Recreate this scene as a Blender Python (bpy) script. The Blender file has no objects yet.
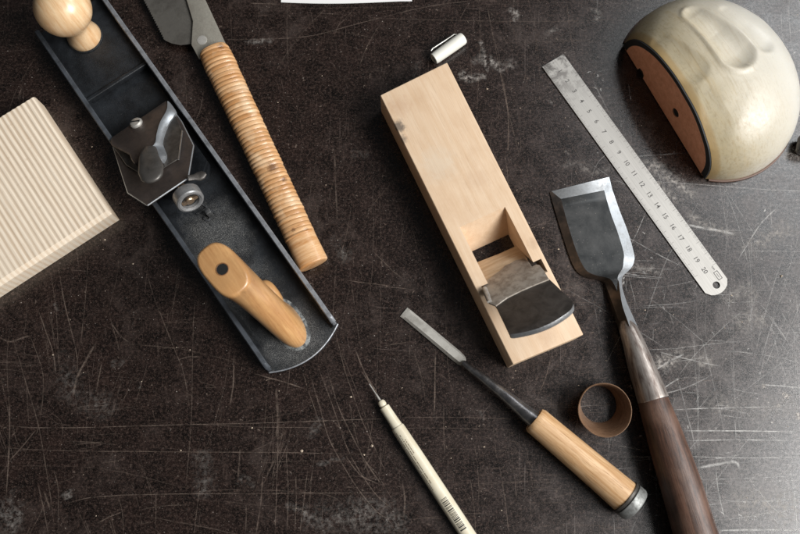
import bpy, bmesh, math, random
from mathutils import Vector, Matrix, noise
random.seed(7)
U = 0.00075                      # one layout unit = 0.75 mm on the bench; meshes are scaled to metres
SC = bpy.context.scene
COL = SC.collection
PI = math.pi

# ------------------------------------------------------------------ camera, light, exposure
TILT = math.radians(12)
DIST = 800.0
cam = bpy.data.cameras.new("camera"); camo = bpy.data.objects.new("camera", cam); COL.objects.link(camo)
cam.sensor_width = 36; cam.lens = 36; cam.clip_start = 0.01; cam.clip_end = 20
camo.location = (0, -DIST*math.sin(TILT)*U, DIST*math.cos(TILT)*U)
camo.rotation_euler = (TILT, 0, 0)
cam.dof.use_dof = True; cam.dof.focus_distance = 792*U; cam.dof.aperture_fstop = 7.0
SC.camera = camo

world = bpy.data.worlds.new("World"); SC.world = world; world.use_nodes = True
wb = world.node_tree.nodes["Background"]
wb.inputs[0].default_value = (0.93, 0.97, 1.0, 1); wb.inputs[1].default_value = 0.05

def area(name, az, el, dist, sx, sy, power, col):
    l = bpy.data.lights.new(name, 'AREA'); l.shape = 'RECTANGLE'; l.size = sx; l.size_y = sy
    l.energy = power; l.color = col
    o = bpy.data.objects.new(name, l); COL.objects.link(o)
    a, e = math.radians(az), math.radians(el)
    p = Vector((math.cos(a)*math.cos(e), math.sin(a)*math.cos(e), math.sin(e)))*dist
    o.location = p; o.rotation_euler = (-p).to_track_quat('-Z', 'Y').to_euler()
    return o
area("window_light", -17, 43, 2.2, 1.2, 1.05, 72, (1.0, 0.995, 0.985))
area("side_glare_light", 34, 47, 2.2, 0.95, 0.7, 15, (0.96, 0.985, 1.0))  # secondary lamp added for the glare on the right of the bench
SC.view_settings.view_transform = 'Standard'; SC.view_settings.look = 'None'
SC.view_settings.exposure = 0.0; SC.view_settings.gamma = 1.0

# ------------------------------------------------------------------ layout helpers
def W(px, py, z=0.0):
    """point of the bench scene (layout units, z above the bench) seen at a photo pixel"""
    cx, cy, cz = 0, -DIST*math.sin(TILT), DIST*math.cos(TILT)
    dx = px-400.0; dv = -(py-267.0)
    dy = math.sin(TILT)*800+dv*math.cos(TILT); dz = -math.cos(TILT)*800+dv*math.sin(TILT)
    t = (z-cz)/dz
    return Vector((cx+dx*t, cy+dy*t, z))

class Frame:
    def __init__(s, a, b):
        s.o = Vector((a.x, a.y, 0)); d = Vector((b.x-a.x, b.y-a.y)); s.L = d.length; d.normalize()
        s.d = d; s.n = Vector((-d.y, d.x)); s.ang = math.atan2(d.y, d.x)
    def L3(s, p):
        q = p-s.o; return Vector((q.x*s.d.x+q.y*s.d.y, q.x*s.n.x+q.y*s.n.y, p.z))
    def px(s, x, y, z=0.0): return s.L3(W(x, y, z))
    def on(s, x, y, f):
        z = 20.0
        for _ in range(25):
            p = s.L3(W(x, y, z)); z = f(p.x, p.y)
        return s.L3(W(x, y, z))

def thing(name, label, cat, fr, group=None):
    o = bpy.data.objects.new(name, None); COL.objects.link(o)
    o.empty_display_size = 0.01
    o.location = fr.o*U; o.rotation_euler = (0, 0, fr.ang)
    o["label"] = label; o["category"] = cat
    if group: o["group"] = group
    return o

def build(name, bm, mats, parent=None, sharp=35, label=None):
    bmesh.ops.remove_doubles(bm, verts=bm.verts, dist=1e-4)
    bmesh.ops.recalc_face_normals(bm, faces=bm.faces)
    for f in bm.faces: f.smooth = True
    for e in bm.edges:
        if len(e.link_faces) == 2 and e.calc_face_angle(0) > math.radians(sharp): e.smooth = False
    bmesh.ops.scale(bm, vec=(U, U, U), verts=bm.verts)
    me = bpy.data.meshes.new(name); bm.to_mesh(me); bm.free()
    if not isinstance(mats, (list, tuple)): mats = [mats]
    for m in mats: me.materials.append(m)
    o = bpy.data.objects.new(name, me); COL.objects.link(o)
    if parent: o.parent = parent
    if label: o["label"] = label
    return o

def BM(): return bmesh.new()
def merge(dst, src, mat=0):
    for f in src.faces: f.material_index = mat if mat is not None else f.material_index
    me = bpy.data.meshes.new("tmp"); src.to_mesh(me); src.free(); dst.from_mesh(me); bpy.data.meshes.remove(me)
    return dst

def prism(poly, z0, z1, bev=0.0, seg=2, zf=None, topfn=None):
    """polygon (x,y) extruded z0..z1; zf(x,y,z)->z bends it; topfn(x,y)->inset used for tapers"""
    b = BM(); n = len(poly)
    lo = [b.verts.new((p[0], p[1], z0)) for p in poly]; hi = [b.verts.new((p[0], p[1], z1)) for p in poly]
    b.faces.new(lo[::-1]); b.faces.new(hi)
    for i in range(n): b.faces.new((lo[i], lo[(i+1) % n], hi[(i+1) % n], hi[i]))
    bmesh.ops.recalc_face_normals(b, faces=b.faces)
    if bev: bmesh.ops.bevel(b, geom=list(b.edges), offset=bev, segments=seg, affect='EDGES', profile=0.6, clamp_overlap=True)
    if zf:
        for v in b.verts: v.co.z = zf(v.co.x, v.co.y, v.co.z)
    return b
def box(x0, x1, y0, y1, z0, z1, bev=0.0, seg=2):
    return prism([(x0, y0), (x1, y0), (x1, y1), (x0, y1)], z0, z1, bev, seg)
def loft(rings, cap=True, closed=True):
    b = BM(); R = [[b.verts.new(p) for p in r] for r in rings]; n = len(rings[0])
    for i in range(len(R)-1):
        for j in range(n if closed else n-1):
            b.faces.new((R[i][j], R[i][(j+1) % n], R[i+1][(j+1) % n], R[i+1][j]))
    if cap: b.faces.new(R[0][::-1]); b.faces.new(R[-1])
    return b
def ring(c, ax1, ax2, a, b_, n=32, ex=2.0):
    out = []
    for k in range(n):
        t = 2*PI*k/n; ct, st = math.cos(t), math.sin(t)
        x = math.copysign(abs(ct)**(2/ex), ct)*a; y = math.copysign(abs(st)**(2/ex), st)*b_
        out.append(c+ax1*x+ax2*y)
    return out
def sweep(pts, rad, n=32, ex=2.0, cap=True):
    """tube through 3-D pts; rad = list of (sideways, upward)"""
    rings = []
    for i, p in enumerate(pts):
        a = pts[max(i-1, 0)]; c = pts[min(i+1, len(pts)-1)]
        t = (c-a).normalized(); s = Vector((0, 0, 1)).cross(t).normalized(); u = t.cross(s).normalized()
        r = rad[i] if isinstance(rad[i], tuple) else (rad[i], rad[i])
        e = ex[i] if isinstance(ex, list) else ex
        rings.append(ring(p, s, u, r[0], r[1], n, e))
    return loft(rings, cap)
def lathe(o, ax, prof, n=40, cap=True):
    ax = ax.normalized(); s = ax.orthogonal().normalized(); u = ax.cross(s)
    return loft([ring(o+ax*t, s, u, r, r, n) for t, r in prof], cap)
def lerp(a, b, t): return a+(b-a)*t
def interp(tab, t):
    for (t0, v0), (t1, v1) in zip(tab, tab[1:]):
        if t <= t1:
            k = (t-t0)/(t1-t0) if t1 > t0 else 0; k = max(0, min(1, k))
            return v0+(v1-v0)*k if not isinstance(v0, tuple) else tuple(a+(c-a)*k for a, c in zip(v0, v1))
    return tab[-1][1]
def smooth_curve(ctrl, n):
    out = []
    m = len(ctrl)
    for i in range(m-1):
        p0 = ctrl[max(i-1, 0)]; p1 = ctrl[i]; p2 = ctrl[i+1]; p3 = ctrl[min(i+2, m-1)]
        for k in range(n):
            t = k/n
            out.append(0.5*((2*p1)+(p2-p0)*t+(2*p0-5*p1+4*p2-p3)*t*t+(3*p1-p0-3*p2+p3)*t**3))
    out.append(ctrl[-1]); return out

# ------------------------------------------------------------------ materials
class NT:
    def __init__(s, name):
        s.m = bpy.data.materials.new(name); s.m.use_nodes = True; s.t = s.m.node_tree
        s.b = s.t.nodes["Principled BSDF"]; s.out = s.t.nodes["Material Output"]
        tc = s.t.nodes.new("ShaderNodeTexCoord"); s.v = s.map(tc.outputs["Object"], (1/U, 1/U, 1/U))
    def link(s, a, b): s.t.links.new(a, b)
    def map(s, src, scale=(1, 1, 1), rot=(0, 0, 0), loc=(0, 0, 0)):
        n = s.t.nodes.new("ShaderNodeMapping"); s.link(src, n.inputs[0])
        n.inputs["Scale"].default_value = scale; n.inputs["Rotation"].default_value = rot; n.inputs["Location"].default_value = loc
        return n.outputs[0]
    def noise(s, vec, scale, detail=4, rough=0.5, dist=0.0):
        n = s.t.nodes.new("ShaderNodeTexNoise"); s.link(vec, n.inputs["Vector"]); n.inputs["Scale"].default_value = scale
        n.inputs["Detail"].default_value = detail; n.inputs["Roughness"].default_value = rough; n.inputs["Distortion"].default_value = dist
        return n.outputs[0]
    def vor(s, vec, scale, feature='F1'):
        n = s.t.nodes.new("ShaderNodeTexVoronoi"); s.link(vec, n.inputs["Vector"]); n.inputs["Scale"].default_value = scale; n.feature = feature
        return n
    def blob(s, c, rad):
        sp = s.t.nodes.new("ShaderNodeVectorMath"); sp.operation = 'DISTANCE'; s.link(s.v, sp.inputs[0]); sp.inputs[1].default_value = c
        d = s.math('MULTIPLY', sp.outputs["Value"], 1/rad)
        d = s.math('ADD', d, s.math('MULTIPLY_ADD', s.noise(s.v, 2.2/rad, 4, 0.7), 1.6, -0.8))
        return s.ramp(d, [(0.35, 1.0), (1.0, 0.0)])
    def ramp(s, fac, stops):
        n = s.t.nodes.new("ShaderNodeValToRGB"); s.link(fac, n.inputs[0]); cr = n.color_ramp
        while len(cr.elements) < len(stops): cr.elements.new(0.5)
        for e, (p, c) in zip(cr.elements, stops):
            e.position = p; e.color = (c, c, c, 1) if not isinstance(c, (tuple, list)) else (*c, 1)
        return n.outputs[0]
    def mix(s, f, a, b, mode='MIX'):
        n = s.t.nodes.new("ShaderNodeMix"); n.data_type = 'RGBA'; n.blend_type = mode; n.clamp_factor = True
        for i, x in ((0, f), (6, a), (7, b)):
            if hasattr(x, "links"): s.link(x, n.inputs[i])
            elif isinstance(x, (tuple, list)): n.inputs[i].default_value = (*x, 1)
            elif i == 0: n.inputs[0].default_value = x
            else: n.inputs[i].default_value = (x, x, x, 1)
        return n.outputs[2]
    def math(s, op, a, b=0.0, c=None, clamp=False):
        n = s.t.nodes.new("ShaderNodeMath"); n.operation = op; n.use_clamp = clamp
        for i, x in enumerate((a, b) if c is None else (a, b, c)):
            if hasattr(x, "links"): s.link(x, n.inputs[i])
            else: n.inputs[i].default_value = x
        return n.outputs[0]
    def bump(s, h, strength=0.3, dist=0.5):
        n = s.t.nodes.new("ShaderNodeBump"); s.link(h, n.inputs["Height"]); n.inputs["Strength"].default_value = strength
        n.inputs["Distance"].default_value = dist*U; s.link(n.outputs[0], s.b.inputs["Normal"])
    def set(s, **k):
        for key, v in k.items():
            key = {"color": "Base Color", "rough": "Roughness", "metal": "Metallic", "coat": "Coat Weight", "coat_rough": "Coat Roughness",
                   "spec": "Specular IOR Level", "sss": "Subsurface Weight", "sheen": "Sheen Weight"}.get(key, key)
            i = s.b.inputs[key]
            if hasattr(v, "links"): s.link(v, i)
            elif isinstance(v, (tuple, list)): i.default_value = (*v, 1)
            else: i.default_value = v
        return s

def wood(name, light, dark, grain=(0.02, 0.5, 0.5), contrast=(0.35, 0.7), rough=0.5, coat=0.0, fleck=0.25, bumpk=0.12, stain=0.15, stain_col=None, blobs=()):
    n = NT(name)
    g = n.noise(n.map(n.v, grain), 1.0, 6, 0.6, 0.4)
    c = n.mix(n.ramp(g, [(contrast[0], 0.0), (contrast[1], 1.0)]), light, dark)
    fl = n.noise(n.map(n.v, (grain[0]*4, grain[1]*4, grain[2]*4)), 1.0, 3, 0.6)
    c = n.mix(n.math('MULTIPLY', n.ramp(fl, [(0.52, 0.0), (0.68, 1.0)]), fleck), c, dark)
    po = n.noise(n.map(n.v, (grain[0]*2.2, min(1.0, grain[1]*5.5), min(1.0, grain[2]*5.5))), 1.0, 3, 0.7)
    c = n.mix(n.ramp(po, [(0.56, 0.0), (0.70, fleck*1.6)]), c, tuple(x*0.72 for x in dark))
    big = n.noise(n.v, 0.035, 4, 0.6)
    sc = stain_col or tuple(x*0.55 for x in dark)
    c = n.mix(n.math('MULTIPLY', n.ramp(big, [(0.45, 0.0), (0.75, 1.0)]), stain), c, sc)
    for cc_, rd, col, am in blobs: c = n.mix(n.math('MULTIPLY', n.blob(cc_, rd), am), c, col)
    n.set(color=c, rough=n.ramp(fl, [(0.3, rough-0.07), (0.7, rough+0.09)]), coat=coat, coat_rough=0.25)
    n.bump(n.math('ADD', n.math('ADD', g, fl), n.math('MULTIPLY', po, -0.8)), bumpk*1.3, 0.6)
    return n.m
def metal(name, col, col2, rough=0.35, metallic=0.9, nscale=0.08, stain=(0.45, 0.7), fine=0.7, stretch=(1, 1, 1), speck=0.0):
    n = NT(name)
    a = n.noise(n.map(n.v, stretch), nscale, 6, 0.65, 0.3); b = n.noise(n.v, fine, 3, 0.6)
    c = n.mix(n.ramp(a, [(stain[0], 0.0), (stain[1], 1.0)]), col, col2)
    if speck:
        vo = n.vor(n.v, 0.35); vo.inputs["Randomness"].default_value = 1
        sp = n.ramp(vo.outputs["Distance"], [(0.10, speck), (0.2, 0.0)])
        c = n.mix(n.math('MULTIPLY', sp, n.ramp(n.noise(n.v, 0.11, 2), [(0.5, 0.0), (0.62, 1.0)])), c, (0.30, 0.27, 0.24))
    n.set(color=c, metal=metallic, rough=n.ramp(n.mix(0.5, a, b), [(0.3, rough-0.1), (0.7, rough+0.15)]))
    n.bump(b, 0.12, 0.3)
    return n.m

# bench: dark brown film-faced board, worn, dusty, scratched
def bench_material():
    n = NT("bench_board")
    big = n.noise(n.v, 0.009, 5, 0.6); grid = n.noise(n.v, 2.2, 2, 0.5); med = n.noise(n.v, 0.05, 6, 0.65, 0.5); fin = n.noise(n.v, 0.9, 4, 0.7)
    c = n.mix(n.ramp(med, [(0.35, 0.0), (0.7, 1.0)]), (0.0024, 0.0012, 0.0009), (0.0170, 0.0085, 0.0063))
    grit = n.noise(n.v, 0.35, 6, 0.8)
    c = n.mix(n.ramp(grit, [(0.50, 0.0), (0.66, 0.85)]), c, (0.070, 0.044, 0.035))
    c = n.mix(n.ramp(grit, [(0.34, 0.85), (0.47, 0.0)]), c, (0.002, 0.0015, 0.0015))
    c = n.mix(n.ramp(fin, [(0.56, 0.0), (0.70, 0.8)]), c, (0.11, 0.08, 0.066))
    veil = n.math('MULTIPLY', n.ramp(big, [(0.48, 0.0), (0.70, 1.0)]), n.ramp(med, [(0.42, 0.0), (0.68, 0.45)]))
    c = n.mix(veil, c, (0.085, 0.068, 0.060))
    # fine hair scratches running several ways
    tot = None
    for rot, sc, th, amp, seed in ((4, (0.012, 1.5, 1), 0.68, 0.42, 3), (92, (0.012, 1.3, 1), 0.67, 0.45, 11), (78, (0.016, 1.2, 1), 0.69, 0.4, 23),
                              (-52, (0.02, 1.4, 1), 0.71, 0.4, 31), (33, (0.02, 1.6, 1), 0.71, 0.35, 47), (110, (0.02, 1.2, 1), 0.70, 0.4, 59)):
        warp = n.map(n.v, (1, 1, 1), (0, 0, math.radians(rot)), (seed*17, seed*5, seed))
        a = n.noise(n.map(warp, sc), 1.0, 2, 0.5, 0.25)
        msk = n.ramp(n.noise(warp, 0.035, 3), [(0.47, 0.0), (0.60, 1.0)])
        s = n.math('MULTIPLY', n.math('MULTIPLY', n.ramp(a, [(th, 0.0), (th+0.05, 1.0)]), msk), amp)
        tot = s if tot is None else n.math('MAXIMUM', tot, s)
    c = n.mix(tot, c, (0.16, 0.115, 0.095))
    # dust specks
    for sc, r, lo in ((0.16, 0.085, 0.58), (0.07, 0.05, 0.5), (0.35, 0.12, 0.62), (0.6, 0.13, 0.72)):
        vo = n.vor(n.map(n.v, (1, 1, 0)), sc); k = n.ramp(vo.outputs["Distance"], [(r*0.6, 1.0), (r, 0.0)])
        sep = n.t.nodes.new("ShaderNodeSeparateColor"); n.link(vo.outputs["Color"], sep.inputs[0])
        k = n.math('MULTIPLY', k, n.ramp(sep.outputs[0], [(lo, 0.0), (1.0, 0.8)]))
        c = n.mix(n.math("MULTIPLY", k, n.ramp(med, [(0.38, 0.15), (0.62, 1.0)])), c, (0.58, 0.52, 0.46))
    n.set(color=c, rough=n.math("ADD", n.ramp(n.mix(0.45, fin, med), [(0.32, 0.19), (0.68, 0.36)]), n.math("MULTIPLY", tot, 0.35)), spec=n.ramp(grit, [(0.35, 0.55), (0.65, 0.95)]))
    n.bump(n.math('ADD', n.math('MULTIPLY', n.math('ADD', fin, grid), 0.9), n.math('MULTIPLY', tot, -0.8)), 0.10, 0.3)
    return n.m
def mark_material(name, col, ns, lo, hi):
    n = NT(name); n.set(color=col, rough=0.75, spec=0.2)
    at = n.t.nodes.new("ShaderNodeAttribute"); at.attribute_name = "strength"
    a = n.noise(n.v, ns, 5, 0.75); a2 = n.noise(n.v, ns*0.17, 3, 0.6)
    f = n.math('MULTIPLY', n.ramp(a, [(lo, 0.0), (hi, 1.0)]), n.ramp(a2, [(0.36, 0.25), (0.55, 1.0)]))
    f = n.math('MULTIPLY', f, at.outputs["Fac"], clamp=True)
    tr = n.t.nodes.new("ShaderNodeBsdfTransparent"); mx = n.t.nodes.new("ShaderNodeMixShader")
    n.link(f, mx.inputs[0]); n.link(tr.outputs[0], mx.inputs[1]); n.link(n.b.outputs[0], mx.inputs[2]); n.link(mx.outputs[0], n.out.inputs[0])
    return n.m
M_BENCH = bench_material()
M_SCR = mark_material("scratch_mark", (0.27, 0.205, 0.165), 0.5, 0.30, 0.62)
M_SCRP = mark_material("glare_lit_scratch", (0.70, 0.68, 0.65), 0.5, 0.26, 0.56)  # scratch copy with the glare of the right side put into its colour
M_SMEAR = mark_material("pale_smear", (0.50, 0.46, 0.42), 0.22, 0.44, 0.64)

M_BEECH = wood("oiled_beech", (0.74, 0.565, 0.40), (0.65, 0.455, 0.29), (0.016, 0.22, 0.3), (0.3, 0.75), 0.50, 0.0, 0.3, 0.1, 0.4, (0.52, 0.33, 0.19), [((38, 2, 40), 9, (0.10, 0.085, 0.075), 0.8), ((52, 1, 38), 6, (0.12, 0.10, 0.085), 0.6), ((18, 12, 40), 14, (0.46, 0.26, 0.15), 0.3), ((120, 50, 40), 16, (0.48, 0.30, 0.18), 0.25), ((90, 20, 40), 22, (0.68, 0.57, 0.44), 0.5), ((200, 70, 40), 8, (0.40, 0.25, 0.15), 0.4), ((283, 40, 40), 12, (0.46, 0.29, 0.17), 0.35)])
M_KNOB = wood("varnished_knob_wood", (0.84, 0.61, 0.37), (0.68, 0.40, 0.19), (0.03, 0.22, 0.015), (0.4, 0.7), 0.33, 0.5, 0.3, 0.06, 0.4, (0.52, 0.29, 0.14))
M_TOTE = wood("varnished_maple", (0.64, 0.365, 0.155), (0.47, 0.235, 0.09), (0.025, 0.25, 0.012), (0.35, 0.65), 0.34, 0.5, 0.3, 0.08, 0.5, (0.38, 0.19, 0.08), [((345, -52, 111), 24, (0.38, 0.21, 0.09), 0.45), ((372, -50, 111), 8, (0.16, 0.09, 0.04), 0.6)])
M_ROSE = wood("dark_red_hardwood", (0.115, 0.055, 0.034), (0.036, 0.018, 0.012), (0.02, 0.35, 0.35), (0.35, 0.62), 0.50, 0.08, 0.55, 0.2, 0.6, (0.20, 0.115, 0.08))
M_ASH = wood("pale_oak", (0.68, 0.45, 0.25), (0.46, 0.25, 0.105), (0.014, 0.26, 0.26), (0.40, 0.66), 0.5, 0.05, 0.7, 0.12, 0.2, (0.36, 0.2, 0.1))
M_IRONB = metal("blackened_steel", (0.075, 0.068, 0.062), (0.15, 0.135, 0.12), 0.42, 0.6, 0.09)
M_CHIS = metal("dull_tool_steel", (0.045, 0.047, 0.048), (0.095, 0.094, 0.092), 0.34, 0.75, 0.05, (0.4, 0.8), 0.9, speck=0.5)
M_BRIGHT = metal("ground_steel", (0.52, 0.53, 0.54), (0.36, 0.36, 0.36), 0.34, 0.9, 0.15)
M_BEV = metal("ground_bevel_steel", (0.52, 0.55, 0.58), (0.36, 0.37, 0.38), 0.42, 0.8, 0.12)
M_DBEV = metal("shaded_side_steel", (0.05, 0.042, 0.037), (0.13, 0.095, 0.075), 0.38, 0.7, 0.07, (0.45, 0.7))  # darker copy of the bevel steel, shade of left-facing faces painted in
M_SATIN = metal("satin_steel", (0.56, 0.54, 0.50), (0.38, 0.355, 0.32), 0.42, 0.5, 0.12)
M_STAIN = metal("stained_steel", (0.40, 0.35, 0.30), (0.22, 0.185, 0.155), 0.5, 0.6, 0.14, (0.4, 0.62), 0.9)
M_NECK = metal("forged_steel", (0.20, 0.165, 0.145), (0.42, 0.38, 0.35), 0.38, 0.9, 0.09, (0.4, 0.7), 0.6, (0.25, 1, 1))
M_FERR = metal("worn_ferrule_steel", (0.40, 0.36, 0.33), (0.13, 0.095, 0.08), 0.46, 0.7, 0.3, (0.42, 0.66), 1.2, (0.12, 1, 1))
M_JAPAN = metal("black_japanned_iron", (0.007, 0.0085, 0.0105), (0.016, 0.019, 0.023), 0.40, 0.0, 0.06, (0.4, 0.7), 0.8, speck=0.5)
n = NT("black_japanned_iron")
a_ = n.noise(n.v, 0.06, 5, 0.6); b_ = n.noise(n.v, 0.7, 4, 0.7); f_ = n.noise(n.v, 1.4, 3, 0.8)
c = n.mix(n.ramp(a_, [(0.4, 0.0), (0.7, 1.0)]), (0.006, 0.007, 0.0085), (0.018, 0.021, 0.025))
dust = n.math('MAXIMUM', n.blob((275, -46, 6), 42), n.math('MAXIMUM', n.blob((405, -40, 6), 44), n.math('MULTIPLY', n.blob((330, -66, 6), 50), 0.8)))
c = n.mix(n.math('MULTIPLY', dust, n.ramp(f_, [(0.50, 0.04), (0.68, 0.75)])), c, (0.36, 0.35, 0.33))
c = n.mix(n.ramp(b_, [(0.62, 0.0), (0.72, 0.5)]), c, (0.07, 0.07, 0.07))
n.set(color=c, rough=n.ramp(b_, [(0.3, 0.34), (0.7, 0.55)])); n.bump(b_, 0.45, 0.5); M_JAPAN = n.m
M_MARK = metal("raised_cast_letters", (0.03, 0.032, 0.035), (0.10, 0.10, 0.10), 0.45, 0.1, 0.4)
M_RIM = metal("machined_iron_edge", (0.36, 0.375, 0.40), (0.13, 0.135, 0.145), 0.48, 0.6, 0.1)
M_CAPM = metal("brown_patinated_iron", (0.135, 0.108, 0.095), (0.085, 0.07, 0.064), 0.46, 0.6, 0.1, (0.4, 0.7), 0.7)
M_DARK = NT("hole_shade_black").set(color=(0.006, 0.006, 0.006), rough=0.8).m  # flat black that paints the shade inside holes, slots and recesses
M_BRASS = metal("worn_brass", (0.66, 0.48, 0.32), (0.5, 0.4, 0.32), 0.35, 0.9, 0.3)
M_INK = NT("black_ink").set(color=(0.03, 0.028, 0.026), rough=0.6).m
M_INKG = NT("grey_engraving").set(color=(0.075, 0.07, 0.065), rough=0.6).m
M_INKB = NT("brown_print").set(color=(0.20, 0.16, 0.11), rough=0.6).m

# ------------------------------------------------------------------ BENCH
bm = BM()
merge(bm, box(-1150, 1150, -760, 900, -26, 0, 0), 0)
lay = bm.verts.layers.float.new("strength")
zc = [0]
def ribbon(pts, width, strength, mat=1, jitter=0.0):
    """a mark lying on the board: pts are bench points"""
    zc[0] += 1; z = 0.015+0.0004*(zc[0] % 400)
    prev = None; n = len(pts)
    for i, p in enumerate(pts):
        a = pts[max(i-1, 0)]; c = pts[min(i+1, n-1)]; t = Vector((c.x-a.x, c.y-a.y))
        if t.length < 1e-6: t = Vector((1, 0))
        t.normalize(); nn = Vector((-t.y, t.x))
        k = i/(n-1); tp = min(1, 5*k+0.15, 5*(1-k)+0.15)
        w = width*0.5*(0.6+0.4*tp)*(1+random.uniform(-jitter, jitter))
        v = [bm.verts.new((p.x+nn.x*w*s, p.y+nn.y*w*s, z)) for s in (1, 0, -1)]
        for q, g in zip(v, (0.0, 1.0, 0.0)): q[lay] = strength*tp*g if mat == 2 else strength*tp*(1 if g else 0.35)
        if prev:
            for q in (0, 1):
                f = bm.faces.new((prev[q], prev[q+1], v[q+1], v[q])); f.material_index = mat
        prev = v
def pxline(pts, width=0.7, strength=0.6, wob=0.5, mat=1, jitter=0.2, seg=10):
    c = smooth_curve([W(x, y) for x, y in pts], seg)
    ph = random.random()*50
    if mat == 1 and pts[0][0] > 590: mat = 3; strength *= 1.25; width *= 0.95  # scratches on the right take the copy brightened for glare
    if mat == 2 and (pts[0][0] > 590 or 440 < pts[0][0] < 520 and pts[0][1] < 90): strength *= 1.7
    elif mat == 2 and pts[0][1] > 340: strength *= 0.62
    for i, p in enumerate(c):
        p += Vector((noise.noise(Vector((i*0.15, ph, 0))), noise.noise(Vector((ph, i*0.15, 3))), 0))*wob
    ribbon(c, width, strength, mat, jitter)
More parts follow.
